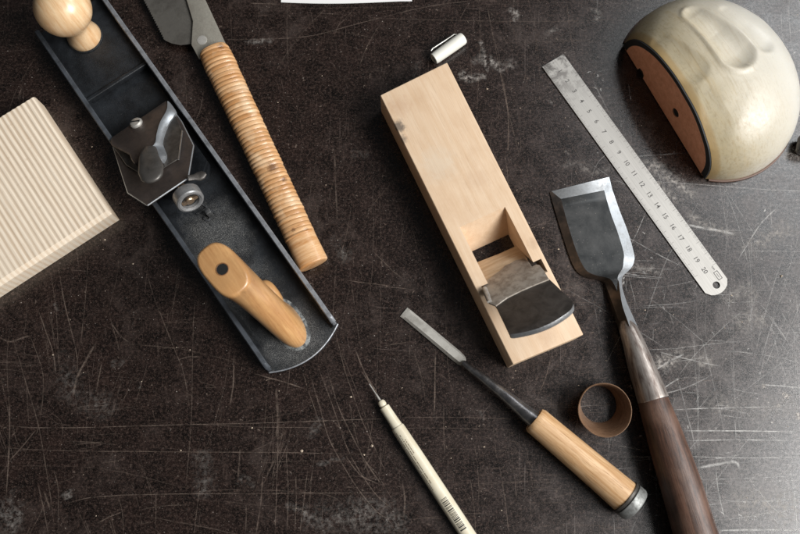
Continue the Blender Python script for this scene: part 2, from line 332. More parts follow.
# long marks read off the photograph
LONG = [
 ([(0,52),(30,49),(60,46)],.6,.4),([(236,6),(300,8),(420,6),(560,2),(640,2)],.5,.3),([(205,40),(300,37),(352,25),(420,8),(470,1),(520,2)],.8,.6),
 ([(250,3),(279,4)],.9,.7),([(360,17),(440,20),(560,21),(640,18)],.7,.4),([(479,0),(480,50),(476,130)],.6,.4),([(486,2),(495,45),(508,110),(522,165)],.8,.5),
 ([(502,75),(508,115),(508,155)],1.4,.45),([(455,30),(462,15),(470,2)],.6,.4),([(515,110),(540,98),(556,88)],.6,.4),([(596,72),(612,69),(628,70)],.5,.3),
 ([(0,424),(40,428),(140,426),(260,423),(380,419),(400,418)],.8,.7),([(0,448),(80,451),(200,452),(300,453),(380,455)],.8,.6),
 ([(66,504),(90,498),(130,495),(200,494),(300,493),(400,493)],.8,.7),([(140,510),(165,506),(190,505)],.7,.5),([(96,524),(110,517),(122,512)],.8,.6),
 ([(190,424),(250,427),(330,428)],.6,.5),([(250,464),(300,461),(372,462)],.5,.4),([(190,493),(240,490),(320,494),(345,505)],.5,.5),
 ([(397,418),(450,417),(520,419),(560,419)],.6,.55),([(396,429),(440,428),(520,430)],.6,.45),([(470,486),(530,482),(560,484)],.5,.4),
 ([(436,348),(435,380),(434,417)],1.4,.75),([(470,478),(474,505),(476,534)],.7,.5),([(500,470),(505,500),(509,534)],.7,.55),([(402,480),(405,500),(403,520)],2.0,.45),
 ([(385,440),(380,470),(378,490)],.6,.4),([(552,355),(545,380),(536,400)],.8,.55),([(466,340),(466,360)],.5,.4),
 ([(10,330),(25,380),(38,425),(48,480),(55,534)],1.0,.5),([(38,310),(52,350),(56,375)],1.2,.65),([(58,265),(66,310),(76,350),(78,372)],1.1,.6),([(50,272),(55,300),(58,340),(60,380)],.6,.5),
 ([(30,335),(42,370),(43,395),(40,420)],.8,.5),([(96,343),(86,360),(77,378),(73,398)],2.4,.55),([(102,362),(99,378),(96,392)],1.6,.45),([(88,258),(86,290),(81,345)],.8,.45),
 ([(144,262),(155,300),(175,350),(184,375),(190,410)],.9,.5),([(195,295),(193,340),(192,400),(190,440),(186,490)],.8,.5),([(234,355),(233,385),(230,405)],1.6,.6),
 ([(111,323),(120,335),(128,342)],1.6,.5),([(176,361),(188,357),(202,357)],1.2,.45),([(0,338),(10,342),(22,338),(30,336)],2.0,.6),([(0,375),(6,400),(10,430),(8,470),(6,500)],.9,.5),
 ([(36,430),(22,447),(10,460)],1.2,.55),([(10,400),(9,440),(7,492)],1.2,.55),([(38,485),(44,510),(48,534)],1.0,.6),([(44,492),(48,503),(50,508)],2.0,.5),([(54,470),(58,490),(58,534)],.8,.5),
 ([(118,497),(122,510),(124,534)],.8,.45),([(155,490),(156,510),(155,534)],.8,.45),([(35,405),(60,420),(62,440)],.5,.35),([(276,388),(278,420),(276,438)],2.4,.6),
 ([(278,438),(277,480),(275,534)],1.0,.6),([(263,476),(260,510),(256,534)],1.4,.55),([(286,450),(288,490),(287,534)],.9,.5),([(296,476),(296,500),(295,534)],1.0,.55),
 ([(308,468),(304,500),(300,534)],.8,.55),([(316,447),(312,475),(308,490)],.6,.4),([(240,448),(238,480)],1.6,.4),([(246,505),(246,534)],1.2,.5),([(200,480),(196,520),(194,534)],1.0,.4),
 ([(309,372),(318,400),(330,440),(352,480),(375,510),(390,520)],1.0,.65),([(318,366),(334,410),(348,450),(372,490),(395,512)],.9,.6),([(327,370),(340,410),(362,455),(385,490)],1.2,.6),
 ([(335,330),(345,370),(362,420),(378,455),(384,470)],.8,.55),([(355,350),(366,375),(378,395)],1.6,.7),([(362,372),(370,384),(376,396)],1.0,.6),([(303,374),(310,395),(322,430)],.8,.5),
 ([(340,350),(360,400),(372,440)],.6,.45),([(345,455),(360,475),(378,484)],1.1,.6),([(372,455),(364,470)],.9,.6),([(364,460),(378,476),(392,500)],.8,.5),
 ([(254,374),(270,378),(290,384),(305,389)],1.2,.75),([(345,280),(380,285),(415,290)],.9,.55),([(334,150),(336,190),(337,220)],2.0,.35),([(365,215),(385,190),(402,172)],.7,.35),
 ([(336,262),(334,300),(332,330)],.8,.4),([(350,270),(355,310),(360,345)],.6,.35),([(372,250),(392,270),(402,278)],1.2,.4),([(16,170),(22,150),(24,130),(22,70)],.9,.4),([(0,118),(14,108)],1.0,.45),
 ([(18,100),(22,84)],1.2,.5),([(204,85),(200,110),(190,130)],.8,.4),([(222,60),(218,90)],.5,.3),
 ([(600,265),(620,272),(640,276)],1.4,.4),([(688,225),(710,229),(735,234)],3.2,.5),([(738,260),(760,225),(780,205)],1.4,.4),([(600,405),(560,408)],.5,.2),
 ([(672,410),(720,408),(775,407)],1.0,.6),([(684,431),(740,431),(800,432)],1.2,.7),([(687,441),(740,440),(800,441)],1.0,.65),([(692,457),(740,458),(800,457)],1.0,.6),([(698,468),(715,465),(735,462),(740,472)],3.0,.5),
 ([(760,385),(780,386),(800,388)],1.4,.6),([(716,470),(718,490),(725,520)],1.0,.5),([(735,420),(737,450)],.8,.5),([(700,480),(760,478),(800,475)],.6,.5),([(705,500),(760,502),(800,498)],.6,.45),([(715,531),(760,530),(800,531)],2.0,.55),
 ([(750,480),(770,505),(790,520)],.8,.5),([(790,470),(795,500),(797,534)],1.0,.5),([(660,352),(690,360),(720,366)],1.0,.5),([(655,395),(668,385),(680,378)],1.4,.5),([(652,372),(668,362),(684,354)],2.0,.5),
 ([(640,130),(600,160),(590,185)],.5,.25),([(560,120),(575,150),(590,175)],.6,.3),([(640,470),(655,478),(662,480)],.6,.3)]
for pts, w, s in LONG: pxline(pts, w, s)
# smears and rubbed patches
for pts, w, s in [
 ([(470,62),(485,58),(500,66),(516,60)],14,.45),([(458,74),(470,78),(486,76)],12,.5),([(508,8),(516,14),(514,22)],10,.5),([(480,40),(484,55),(488,72)],6,.45),
 ([(244,43),(258,41),(274,40)],7,.5),([(548,100),(553,103)],5,.35),([(590,8),(600,14),(594,22)],9,.4),([(545,35),(552,30),(560,28)],7,.35),
 ([(560,168),(575,164),(595,172),(612,168)],12,.35),([(640,162),(660,170),(680,186),(700,205)],20,.45),([(645,175),(672,196),(700,222),(740,236)],12,.35),
 ([(565,150),(570,155)],4,.4),([(652,370),(672,360),(690,355),(716,366)],22,.5),([(735,330),(750,318),(770,325)],26,.35),([(620,262),(640,268),(664,272)],14,.35),
 ([(740,255),(765,240),(796,225)],26,.3),([(762,386),(765,386)],5,1.2),([(782,396),(788,399)],9,1.3),([(779,404),(781,408)],5,1.2),([(798,412),(799,420)],8,1.2),([(780,150),(800,160)],20,.3),
 ([(0,500),(8,510),(14,534)],34,.55),([(66,490),(70,500)],13,.6),([(14,516),(26,514)],12,.55),([(60,350),(70,380),(80,400),(120,410)],34,.25),([(200,450),(206,475),(202,500)],24,.35),
 ([(236,485),(244,478),(250,482),(254,488)],8,.5),([(112,360),(118,364),(126,362)],9,.7),([(136,378),(141,384),(138,390)],3,.6),([(300,520),(340,516),(380,518),(410,528)],42,.45),
 ([(310,440),(318,424),(322,418)],11,.4),([(285,506),(300,510),(310,520)],10,.5),([(330,460),(345,458)],6,.4),([(54,303),(57,312)],6,.7),([(316,465),(330,462)],6,.4),
 ([(480,410),(485,420)],6,.35),([(350,150),(370,155)],14,.18),([(330,235),(350,262)],16,.2),([(400,440),(405,460)],7,.3),([(704,404),(760,408),(800,404)],26,.25),([(730,500),(770,505),(800,512)],50,.3),
 ([(720,300),(745,290),(760,300)],22,.3),([(420,60),(410,90)],12,.1)]:
    pxline(pts, w, s, 1.5, 2, 0.35, 8)
# small random scratches
def rnd_scratch(x, y, ang, L, w, s, curve=0.2):
    pts = []; a = ang
    for k in range(9):
        pts.append(Vector((x, y, 0))); x += math.cos(a)*L/8; y += math.sin(a)*L/8; a += random.gauss(0, 0.04)+curve*0.1
    ribbon(pts, w, s, 3 if pts[0].x > 190 else 1, 0.3)  # right of the bench uses the glare-brightened copy
for i in range(520):
    x = random.uniform(-430, 430); y = random.uniform(-280, 300)
    r = random.random()
    low = y < -20
    if r < 0.45: ang = PI/2+random.gauss(0, 0.16)
    elif r < 0.62: ang = random.gauss(0.02, 0.04)
    else: ang = random.uniform(0, PI)
    if not low and random.random() < 0.45: continue
    L = random.choice((8, 14, 22, 40, 70, 120))*random.uniform(0.7, 1.3)
    if ang < 0.2: L *= 1.7
    rnd_scratch(x, y, ang, L, random.uniform(0.45, 1.1), random.uniform(0.12, 0.42), random.gauss(0, 0.35))
for i in range(260):      # fine rubbed lines in the open area by the chisel handle
    x = random.uniform(60, 430); y = random.uniform(-280, 40)
    rnd_scratch(x, y, random.choice((0.0, 0.0, PI/2, random.uniform(0, PI)))+random.gauss(0, .05), random.choice((15, 30, 60, 110)), random.uniform(.4, .8), random.uniform(.15, .45), random.gauss(0, .2))
for i in range(420):      # nicks
    rnd_scratch(random.uniform(-430, 430), random.uniform(-280, 300), random.uniform(0, PI), random.uniform(1.2, 5), random.uniform(0.6, 1.5), random.uniform(0.3, 0.9), random.gauss(0, 2))
for i in range(26):       # bundles of parallel strokes
    x = random.uniform(-430, 420); y = random.uniform(-280, 60); a = random.choice((PI/2, 1.9, 1.2, 0.05))+random.gauss(0, .1)
    for k in range(random.randint(3, 7)):
        rnd_scratch(x+random.gauss(0, 8), y+random.gauss(0, 8), a+random.gauss(0, .04), random.uniform(20, 60), 0.6, random.uniform(.2, .5), 0)
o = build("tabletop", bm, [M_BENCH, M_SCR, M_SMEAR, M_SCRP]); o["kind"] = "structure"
o["label"] = "dark brown scratched workbench top with dust and pale smears"

# ------------------------------------------------------------------ RIBBED WOODEN BLOCK (left)
n = NT("ribbed_pale_wood")
xyz = n.t.nodes.new("ShaderNodeSeparateXYZ"); n.link(n.map(n.v, (1, 1, 1)), xyz.inputs[0])
RP = 5.55
wv = n.math('SINE', n.math('ADD', n.math('MULTIPLY', xyz.outputs[1], 2*PI/RP), n.math('MULTIPLY', n.noise(n.map(n.v, (0.02, 0.05, 0.05)), 1.0, 2), 1.6)))
st = n.ramp(n.math('MULTIPLY_ADD', wv, 0.5, 0.5), [(0.3, 0.0), (0.85, 1.0)])
c = n.mix(n.math('MULTIPLY', st, n.ramp(n.noise(n.map(n.v, (0.01, 0.06, 0.06)), 1.0, 3), [(0.3, 0.45), (0.7, 1.0)])), (0.82, 0.71, 0.57), (0.70, 0.55, 0.40))
fb = n.noise(n.map(n.v, (0.04, 1.6, 1.6)), 1.0, 4, 0.6)
c = n.mix(n.ramp(fb, [(0.45, 0.0), (0.72, 0.5)]), c, (0.55, 0.39, 0.25))
c = n.mix(n.ramp(n.noise(n.map(n.v, (0.25, 0.08, 0.1)), 1.0, 5, 0.75), [(0.60, 0.0), (0.72, 0.35)]), c, (0.50, 0.36, 0.24))
n.set(color=c, rough=0.62); n.bump(n.math('ADD', fb, st), 0.15, 0.5); M_RIB = n.m
A = W(33, 95, 27); B = W(109.8, 211.8, 27)
fr = Frame(A, B); LB = fr.L
root = thing("wooden_block", "flat pale wooden block with a ribbed top, cut off by the left edge", "wood block", fr)
bm = BM(); WID = 250; ys = [0, -1.2]; y = -1.2
prof = [(0.0, 22.5), (-1.2, 25.6)]
while y > -WID:
    y -= RP/6
    if y > -3: continue
    ph = (y+3)/RP*2*PI
    amp = 0.72*max(0.2, 1+y/240)*(1+0.5*noise.noise(Vector((y*0.11, 5, 0)))); ph += 1.2*noise.noise(Vector((y*0.07, 9, 0)))
    prof.append((y, 26.4-amp*(0.5-0.5*math.cos(ph))))
prof.append((-WID, 26)); prof.append((-WID, 0.3)); prof.append((-0.2, 0.3))
rings = []
for x, dz, sh in ((0, -1.6, .4), (1.4, 0, 0), (LB*0.33, 0, 0), (LB*0.66, 0, 0), (LB-3.2, 0, 0), (LB+0.6, -5.0, .4), (LB+0.9, -7.5, .4)):
    rings.append([Vector((x, p[0], ((p[1]+dz if x < LB else 26.4+dz) if p[1] > 20 else p[1]))) for p in prof])
merge(bm, loft(rings))
build("block", bm, M_RIB, root, 30)

# ------------------------------------------------------------------ METAL HAND PLANE
fr = Frame(W(106, 0, 22), W(337, 325, 22)); FP = fr
root = thing("metal_hand_plane", "long black iron bench plane with varnished wooden knob and rear handle", "hand plane", fr)
YR, YL = 1.5, -79.5; YC = (YR+YL)/2
def heel(y): return 430.5-11.5*((y-YC)/40)**2*1.0
bm = BM()
ny = 14
outl = [(-16, YL+7), (-11, YL)]+[(heel(YL), YL)]+[(heel(lerp(YL, YR, k/ny)), lerp(YL, YR, k/ny)) for k in range(1, ny)]+[(heel(YR), YR), (-11, YR), (-16, YR-7)]
merge(bm, prism(outl, 0.3, 4.4, 0.5, 1), 0)
merge(bm, box(-15.2, 80.5, YL+2, YR-2, 4.0, 11.5, 1.0, 3), 0)
merge(bm, box(77, 81.5, YL+3, YR-3, 6.5, 14.2, 1.4, 3), 0)
def wall(y0, y1, side):
    xs = [-14, 0, 40, 80, 120, 160, 200, 240, 280, 320, 360, 395, 412, 417, 419.0]
    rg = []
    for x in xs:
        h = 21.5 if x < 410 else interp([(410, 21.5), (414, 19.5), (417, 15), (419.0, 10)], x)
        if x < 0: h = 20
        t = 0.9
        flare = 1.6
        inn = y1 if side < 0 else y0
        ou = y0 if side < 0 else y1
        s = 1 if ou > inn else -1
        rg.append([Vector((x, inn-s*flare*1.6, 4.3)), Vector((x, inn-s*0.4, 9)), Vector((x, inn, h-1.2)), Vector((x, inn+s*0.9, h-0.1)), Vector((x, ou-s*0.9, h)), Vector((x, ou, h-1.0)), Vector((x, ou, 0.5)), Vector((x, inn, 0.5))])
    return loft(rg)
for y0, y1, sd in ((YL-.05, YL+5.0, -1), (YR-5.0, YR+.05, 1)):
    w = wall(y0, y1, sd); w.normal_update()
    bmesh.ops.recalc_face_normals(w, faces=w.faces)
    for f in w.faces: f.material_index = (1 if sd > 0 else 2) if f.normal.z > 0.35 and f.calc_center_median().z > 12 else 0
    merge(bm, w, None)
# frog casting
merge(bm, prism([(158, YL+12), (212, YL+12), (222, YL+22), (222, YR-22), (212, YR-12), (158, YR-12)], 4.2, 9, 1.0, 2, zf=lambda x, y, z: z if z < 6 else max(z, 2+(x-152)*0.42)), 0)
# cheeks of the mouth and rear bed web
merge(bm, box(250, 256, YC-3, YC+3, 4, 18, 1.5, 3), 0)
# bright bead along the heel, painting in the light on its edge
hb = [(heel(lerp(YL, YR, k/ny))+0.15, lerp(YL, YR, k/ny)) for k in range(0, ny+1)]
merge(bm, sweep([Vector((a, b, 3.6)) for a, b in hb], [0.9]*len(hb), 8), 1)
M_RIM2 = metal("dim_blue_grey_edge", (0.085, 0.095, 0.11), (0.03, 0.033, 0.037), 0.5, 0.3, 0.05)  # darker rim copy, the dimness of the left wall put into its colour
build("body", bm, [M_JAPAN, M_RIM, M_RIM2], root, 40)
# raised casting mark "75." on the bed
def text_bm(s, size, depth=0.0):
    cu = bpy.data.curves.new("t", 'FONT'); cu.body = s; cu.size = size; cu.extrude = depth; cu.align_x = 'CENTER'; cu.align_y = 'CENTER'; cu.resolution_u = 3; cu.offset = 0.012*size if size < 8 else 0
    ob = bpy.data.objects.new("t", cu); COL.objects.link(ob)
    bpy.context.view_layer.update()
    dg = bpy.context.evaluated_depsgraph_get(); me = bpy.data.meshes.new_from_object(ob.evaluated_get(dg))
    b = BM(); b.from_mesh(me); bpy.data.objects.remove(ob); bpy.data.curves.remove(cu); bpy.data.meshes.remove(me)
    return b
def place(b, loc, rot=0.0):
    bmesh.ops.rotate(b, cent=(0, 0, 0), matrix=Matrix.Rotation(rot, 3, 'Z'), verts=b.verts)
    bmesh.ops.translate(b, vec=loc, verts=b.verts); return b
c = fr.px(207, 215, 5)
bm = BM(); merge(bm, place(text_bm("75.", 19, 0.9), (c.x, c.y, 5.0), -fr.ang-math.radians(35)))
build("casting_mark", bm, M_MARK, root, 30)
# sloping irons
SL = 0.5
def onp(px, py, off=0.0): return fr.on(px, py, lambda x, y: 14+(x-135)*SL+off)
def slab(pxs, off, th, bev=0.4, mat=0):
    P3 = [onp(x, y, off) for x, y in pxs]
    b = prism([(p.x, p.y) for p in P3], -th, 0, bev, 1)
    b.normal_update()
    for f in b.faces: f.material_index = 1 if 0.3 < f.normal.z < 0.95 else 0
    for v in b.verts: v.co.z += 14+(v.co.x-135)*SL+off
    return b
bm = BM(); merge(bm, slab([(112, 146), (172, 107), (182, 121), (194, 145), (188.5, 178), (147, 206), (127, 193), (119, 168)], 0, 3.2, 0.9), None)
build("plane_iron", bm, [M_CAPM, M_BEV], root, 30)
bm = BM(); merge(bm, slab([(113, 146), (171, 107), (181.8, 129.8), (178, 159), (160, 170), (141, 174), (126, 165)], 2.6, 2.2, 0.6))
build("chip_breaker", bm, [M_IRONB], root, 30)
bm = BM(); merge(bm, slab([(181.6, 129.5), (182.8, 130.5), (179, 159.8), (177.6, 159.4)], 3.0, 1.5, 0.1))
build("polished_edge", bm, M_BRIGHT, root, 30)
# lever cap with its bright curved flank
cap_px = [(109.7, 140), (112, 136.5), (166, 100), (169, 103), (169, 110), (162, 122), (157, 135), (155, 145), (149, 151), (144, 156), (138, 163), (134, 164), (131, 159.5), (129, 154), (119, 149), (111, 145)]
bm = BM(); merge(bm, slab(cap_px, 10, 6, 1.2))
lc = build("lever_cap", bm, [M_CAPM, M_CAPM], root, 30)
bm = BM()
band_l = [(167.5, 100.8), (166.5, 110), (160, 122), (156.5, 134), (155, 143), (148, 151), (157, 156), (161, 161)]
band_r = [(170.5, 103), (175.5, 112), (169, 123), (164, 135), (162.5, 143), (164, 148), (166.5, 156), (164, 162)]
bl = smooth_curve([onp(x, y, 11) for x, y in band_l], 5); br = smooth_curve([onp(x, y, 5) for x, y in band_r], 5)
bb = BM(); top = []; 
for a, b_ in zip(bl, br):
    top.append([bb.verts.new(a), bb.verts.new((a+b_)/2+Vector((0, 0, 1.4))), bb.verts.new(b_), bb.verts.new(b_-Vector((0, 0, 6))), bb.verts.new(a-Vector((0, 0, 6)))])
for r0, r1 in zip(top, top[1:]):
    for j in range(5): bb.faces.new((r0[j], r0[(j+1) % 5], r1[(j+1) % 5], r1[j]))
bb.faces.new(top[0]); bb.faces.new(top[-1][::-1]); merge(bm, bb)
build("polished_flank", bm, M_BEV, lc, 50)
bm = BM()
lev = [onp(x, y, 14) for x, y in [(150, 148), (149, 158), (151, 170), (153, 182)]]
rr = [(7, 3), (9.5, 3.8), (12.2, 3.6), (3.5, 1.6)]
cc = smooth_curve(lev, 8); rads = [interp([(0, (6, 3)), (.25, (9, 4)), (.65, (12.6, 4.2)), (.85, (10.5, 3.4)), (.95, (6.5, 2.4)), (1, (1.5, .8))], i/(len(cc)-1)) for i in range(len(cc))]
merge(bm, sweep(cc, rads, 24, 2.3)); build("cam_lever", bm, metal("grey_lever_iron", (0.14, 0.13, 0.12), (0.08, 0.074, 0.068), 0.36, 0.6, 0.1), lc, 50)
c0 = onp(137, 124, 10)
bm = BM(); merge(bm, lathe(Vector((c0.x, c0.y, c0.z-2)), Vector((-SL, 0, 1)), [(0, 6.5), (3.4, 6.5), (4.8, 5.4), (5.4, 3.0)], 28))
sb = box(-5.8, 5.8, -0.7, 0.7, -0.2, 0.5); 
sw = build("cap_screw", bm, M_SATIN, root, 35)
bm = BM(); b = place(box(-5.2, 5.2, -0.8, 0.8, 0, 0.5), (0, 0, 0), 0.9)
bmesh.ops.rotate(b, cent=(0, 0, 0), matrix=Matrix.Rotation(-math.atan(SL), 3, 'Y'), verts=b.verts)
nrm = Vector((-SL, 0, 1)).normalized(); bmesh.ops.translate(b, vec=Vector((c0.x, c0.y, c0.z-2))+nrm*5.1, verts=b.verts)
merge(bm, b); build("screw_slot", bm, M_DARK, sw)
# depth wheel
cw = fr.px(188.5, 198, 46); ax = Vector((0.93, -0.05, 0.32)).normalized()
bm = BM(); merge(bm, lathe(cw-ax*6, ax, [(-1, 9), (-0.7, 12.6), (0.5, 13.7), (10.5, 13.7), (11.8, 12.9), (12.2, 11.2), (11.2, 9.0), (8, 8.4)], 48))
wh = build("depth_wheel", bm, metal("pale_cast_wheel", (0.46, 0.46, 0.46), (0.26, 0.26, 0.26), 0.38, 0.7, 0.3), root, 30)
bm = BM(); merge(bm, lathe(cw-ax*6, ax, [(3, 8.3), (8.2, 8.3)], 32)); build("wheel_recess", bm, M_DARK, wh)  # black disc painting the shade in the wheel's hollow
bm = BM(); merge(bm, lathe(cw-ax*16, ax, [(0, 4.2), (20.6, 4.2), (21.4, 3.2)], 24))
sd_ = ax.cross(Vector((0, 0, 1))).normalized()
merge(bm, loft([ring(cw-ax*6+ax*t, sd_, ax.cross(sd_), 8.4, 2.2, 16, 4) for t in (8.3, 10.4)]))
build("wheel_stud", bm, M_BRASS, wh, 30)
# lateral lever
a0 = onp(188, 178, 3); a1 = fr.px(199, 176.5, 62); a2 = fr.px(206, 173.5, 62)
bm = BM(); merge(bm, sweep([a0, lerp(a0, a1, .6), a1, lerp(a1, a2, .6), a2], [(3, 1), (3, 1), (4.6, 2), (4.2, 2), (1.6, 1)], 16))
build("lateral_lever", bm, M_IRONB, root, 40)
# front knob
kb = fr.px(87, 38, 9); kx, ky = kb.x-1, kb.y-1
bm = BM(); prof = [(8, 14.5), (9.5, 16.8), (13, 17.8), (18, 16.6), (24, 13.6), (31, 11.8), (36, 12.4), (41, 16)]
for k in range(1, 17):
    t = -1.05+k/16*(PI/2+1.05); prof.append((65+26.5*math.sin(t)*0.98, max(27.5*math.cos(t), 0.4)))
merge(bm, lathe(Vector((kx, ky, 0)), Vector((-0.03, 0.0, 1)), prof, 56)); build("front_knob", bm, M_KNOB, root, 60)
bm = BM(); merge(bm, lathe(Vector((kx, ky, 0)), Vector((0, 0, 1)), [(10.5, 19), (12.3, 19), (12.9, 17.5)], 40)); build("knob_seat", bm, M_JAPAN, root)
# rear handle
b0 = fr.px(287, 323, 6)
tp = fr.px(223, 270, 108)
bm = BM(); rg = []
secs = [(5, 0, 27, 14.5), (8, 0, 26.5, 14.6), (16, 0.03, 24, 14.6), (30, 0.17, 20.5, 14.6), (48, 0.40, 19, 14.7), (66, 0.62, 19.5, 15), (82, 0.80, 21.5, 15.5), (96, 0.93, 25, 16.2), (105, 0.99, 27, 16.6), (109.2, 1.0, 26.6, 16.0), (110.6, 1.0, 25.2, 14.6), (111.0, 1.0, 24.0, 13.4)]
for z, k, a, b_ in secs:
    cx = lerp(b0.x, tp.x, k); cy = lerp(b0.y, tp.y, z/111)
    rot = 0.10*k
    e1 = Vector((math.cos(rot), math.sin(rot), 0.10*k)); e2 = Vector((-math.sin(rot), math.cos(rot), 0))
    rg.append(ring(Vector((cx, cy, z)), e1, e2, a, b_, 48, interp([(0, 2.15), (60, 2.2), (111, 2.9)], z)))
merge(bm, loft(rg))
# foot in front of the grip
fx = b0.x-36; rg = []
for z, a, b_ in ((5, 17, 11.5), (12, 16.5, 11.5), (17, 14.5, 10.4), (19, 10.5, 7.5), (19.6, 5, 3.5)): rg.append(ring(Vector((fx+4, b0.y, z)), Vector((1, 0, 0)), Vector((0, 1, 0)), a, b_, 32, 2.6))
merge(bm, loft(rg))
tc = Vector((tp.x, tp.y, 111.0)); tn = Vector((math.cos(.1), math.sin(.1), .1)).cross(Vector((-math.sin(.1), math.cos(.1), 0))).normalized()
th_ = build("rear_handle", bm, M_TOTE, root, 50)
bm = BM(); merge(bm, lathe(tc+tn*-2, tn, [(0, 5.3), (2.12, 5.3)], 28))
build("bolt_hole", bm, M_DARK, th_)  # black disc painting the shade down the bolt hole
bm = BM(); merge(bm, lathe(tc, tn, [(0.05, 6.1), (0.22, 5.8), (0.25, 5.3), (0.05, 5.1)], 28, False))
build("hole_rim", bm, wood("scorched_rim_wood", (0.34, 0.16, 0.06), (0.22, 0.1, 0.04)), th_)
bm = BM(); rg = [ring(Vector((b0.x+0.6, b0.y, z)), Vector((1, 0, 0)), Vector((0, 1, 0)), a, b_, 40, 2.2) for z, a, b_ in ((4.2, 30, 17.0), (5.4, 29, 15.8), (6.0, 27, 14))]
merge(bm, loft(rg)); build("handle_seat", bm, metal("worn_grey_seat", (0.035, 0.038, 0.04), (0.26, 0.27, 0.26), 0.6, 0.1, 0.15, (0.42, 0.62)), root, 50)

# ------------------------------------------------------------------ PULL SAW
fr = Frame(W(213, 49, 12), W(313.5, 265.5, 12))
root = thing("pull_saw", "hand saw with rattan-wrapped wooden handle beside the iron plane", "saw", fr)
LH = fr.L; PIT = 4.7
wrs = random.Random(21); WOFF = [wrs.gauss(0, 1) for _ in range(80)]
bm = BM(); N = 760; rg = []
def wrapk(ph):
    i = int(ph) % 80; f = ph-int(ph); w = abs(math.sin(PI*f))
    return 0.85*w**0.55-0.5+0.22*WOFF[i]*w
for i in range(N+1):
    t = i/N; x = t*LH
    base = interp([(0, (14.6, 10.4)), (.04, (16.4, 11.2)), (.5, (15.2, 10.9)), (.9, (15.3, 11.1)), (1, (15.9, 11.5))], t)
    e = 1.0
    if x < 1.6: e = 0.90+0.10*math.sqrt(max(0, 1-(1-x/1.6)**2))
    if x > LH-2.0: e = 0.86+0.14*math.sqrt(max(0, 1-((x-LH+2.0)/2.0)**2))
    q = []
    for k in range(40):
        th = 2*PI*k/40; ct, st_ = math.cos(th), math.sin(th)
        xx = x+0.55*noise.noise(Vector((x*0.05, 1+ct, st_)))
        kk = wrapk(xx/PIT+th/(2*PI)*1.0+0.5) if 3 < x < LH*0.875 else (-0.1 if x > LH*0.875 else 0.1)
        a = (base[0]+kk)*e; b_ = (base[1]+kk)*e
        q.append(Vector((x, math.copysign(abs(ct)**(2/2.15), ct)*a, 12.2+math.copysign(abs(st_)**(2/2.15), st_)*b_)))
    rg.append(q)
merge(bm, loft(rg))
n = NT("rattan_wrap")
sx = n.t.nodes.new("ShaderNodeSeparateXYZ"); n.link(n.v, sx.inputs[0])
ang = n.math('ARCTAN2', n.math('ADD', sx.outputs[2], -12.2), sx.outputs[1])
ang = n.math('ADD', ang, n.math('MULTIPLY', n.math('LESS_THAN', ang, 0.0), 2*PI))
phs = n.math('ADD', n.math('ADD', n.math('MULTIPLY', sx.outputs[0], 1/4.7), n.math('MULTIPLY', ang, 1/(2*PI))), 0.5)
wv = n.math('ABSOLUTE', n.math('SINE', n.math('MULTIPLY', phs, PI)))
wn = n.t.nodes.new("ShaderNodeTexWhiteNoise"); wn.noise_dimensions = '1D'; n.link(n.math('FLOOR', phs), wn.inputs["W"])
per = n.noise(n.map(n.v, (0.21, 0.02, 0.02)), 1.0, 4, 0.75)
fb = n.noise(n.map(n.v, (1.6, 0.06, 0.06)), 1.0, 3, 0.6)
c = n.mix(n.ramp(per, [(0.35, 0.0), (0.65, 1.0)]), (0.78, 0.50, 0.27), (0.52, 0.25, 0.09))
c = n.mix(n.math('MULTIPLY', n.ramp(wn.outputs["Value"], [(0.35, 0.0), (1.0, 0.75)]), n.math('LESS_THAN', sx.outputs[0], LH*0.875)), c, (0.46, 0.215, 0.075))
c = n.mix(n.ramp(fb, [(0.4, 0.0), (0.75, 0.5)]), c, (0.40, 0.2, 0.08))
seam = n.ramp(wv, [(0.0, 1.0), (0.32, 0.0)])
lt = n.math('LESS_THAN', sx.outputs[0], LH*0.875)
c = n.mix(n.math('MULTIPLY', n.math('MULTIPLY', seam, 0.75), lt), c, (0.20, 0.095, 0.035))
c = n.mix(n.ramp(n.noise(n.v, 0.06, 4), [(0.5, 0.0), (0.7, 0.6)]), c, (0.8, 0.60, 0.39))
c = n.mix(n.ramp(n.noise(n.map(n.v, (0.5, 0.12, 0.12)), 1.0, 4, 0.7), [(0.63, 0.0), (0.72, 0.7)]), c, (0.22, 0.10, 0.04))
for cc_, rd in (((6, 8, 20), 5), ((150, 4, 22), 7), ((166, 9, 20), 4), ((218, -3, 22), 3), ((222, 8, 20), 3)): c = n.mix(n.math("MULTIPLY", n.blob(cc_, rd), 0.8), c, (0.13, 0.06, 0.03))
n.set(color=c, rough=0.4, coat=0.15); n.bump(fb, 0.15, 0.4)
build("handle", bm, n.m, root, 60)
bm = BM(); N = 0
pt = [fr.px(x, y, 0) for x, y in [(132, -25)]]
edge = []; a = fr.px(131, -27, 9); b = fr.px(165, 39, 9); nt = 30
for i in range(nt):
    k0 = i/nt; p = lerp(a, b, k0); q = lerp(a, b, (i+0.75)/nt); d = (b-a).normalized(); s = Vector((-d.y, d.x, 0))
    if s.y < 0: s = -s
    edge += [(p.x, p.y), (q.x-s.x*-1.3*-1, q.y-s.y*1.3)]
rest = [fr.px(x, y, 9) for x, y in [(166, 40.8), (172, 43.5), (180.6, 45), (191.5, 43.8), (197, 40), (196, -27)]]
poly = edge+[(p.x, p.y) for p in rest]
bl_ = prism(poly, 8.4, 9.6); merge(bm, bl_)
build("blade", bm, metal("smoky_saw_steel", (0.24, 0.225, 0.20), (0.13, 0.12, 0.105), 0.40, 0.75, 0.06), root, 30)
bm = BM(); neck = [(177, -27), (186.5, 0), (192.8, 21), (191.2, 44.5), (199, 59), (212, 56), (228, 49), (225.5, 43), (205.5, 0), (194, -27)]
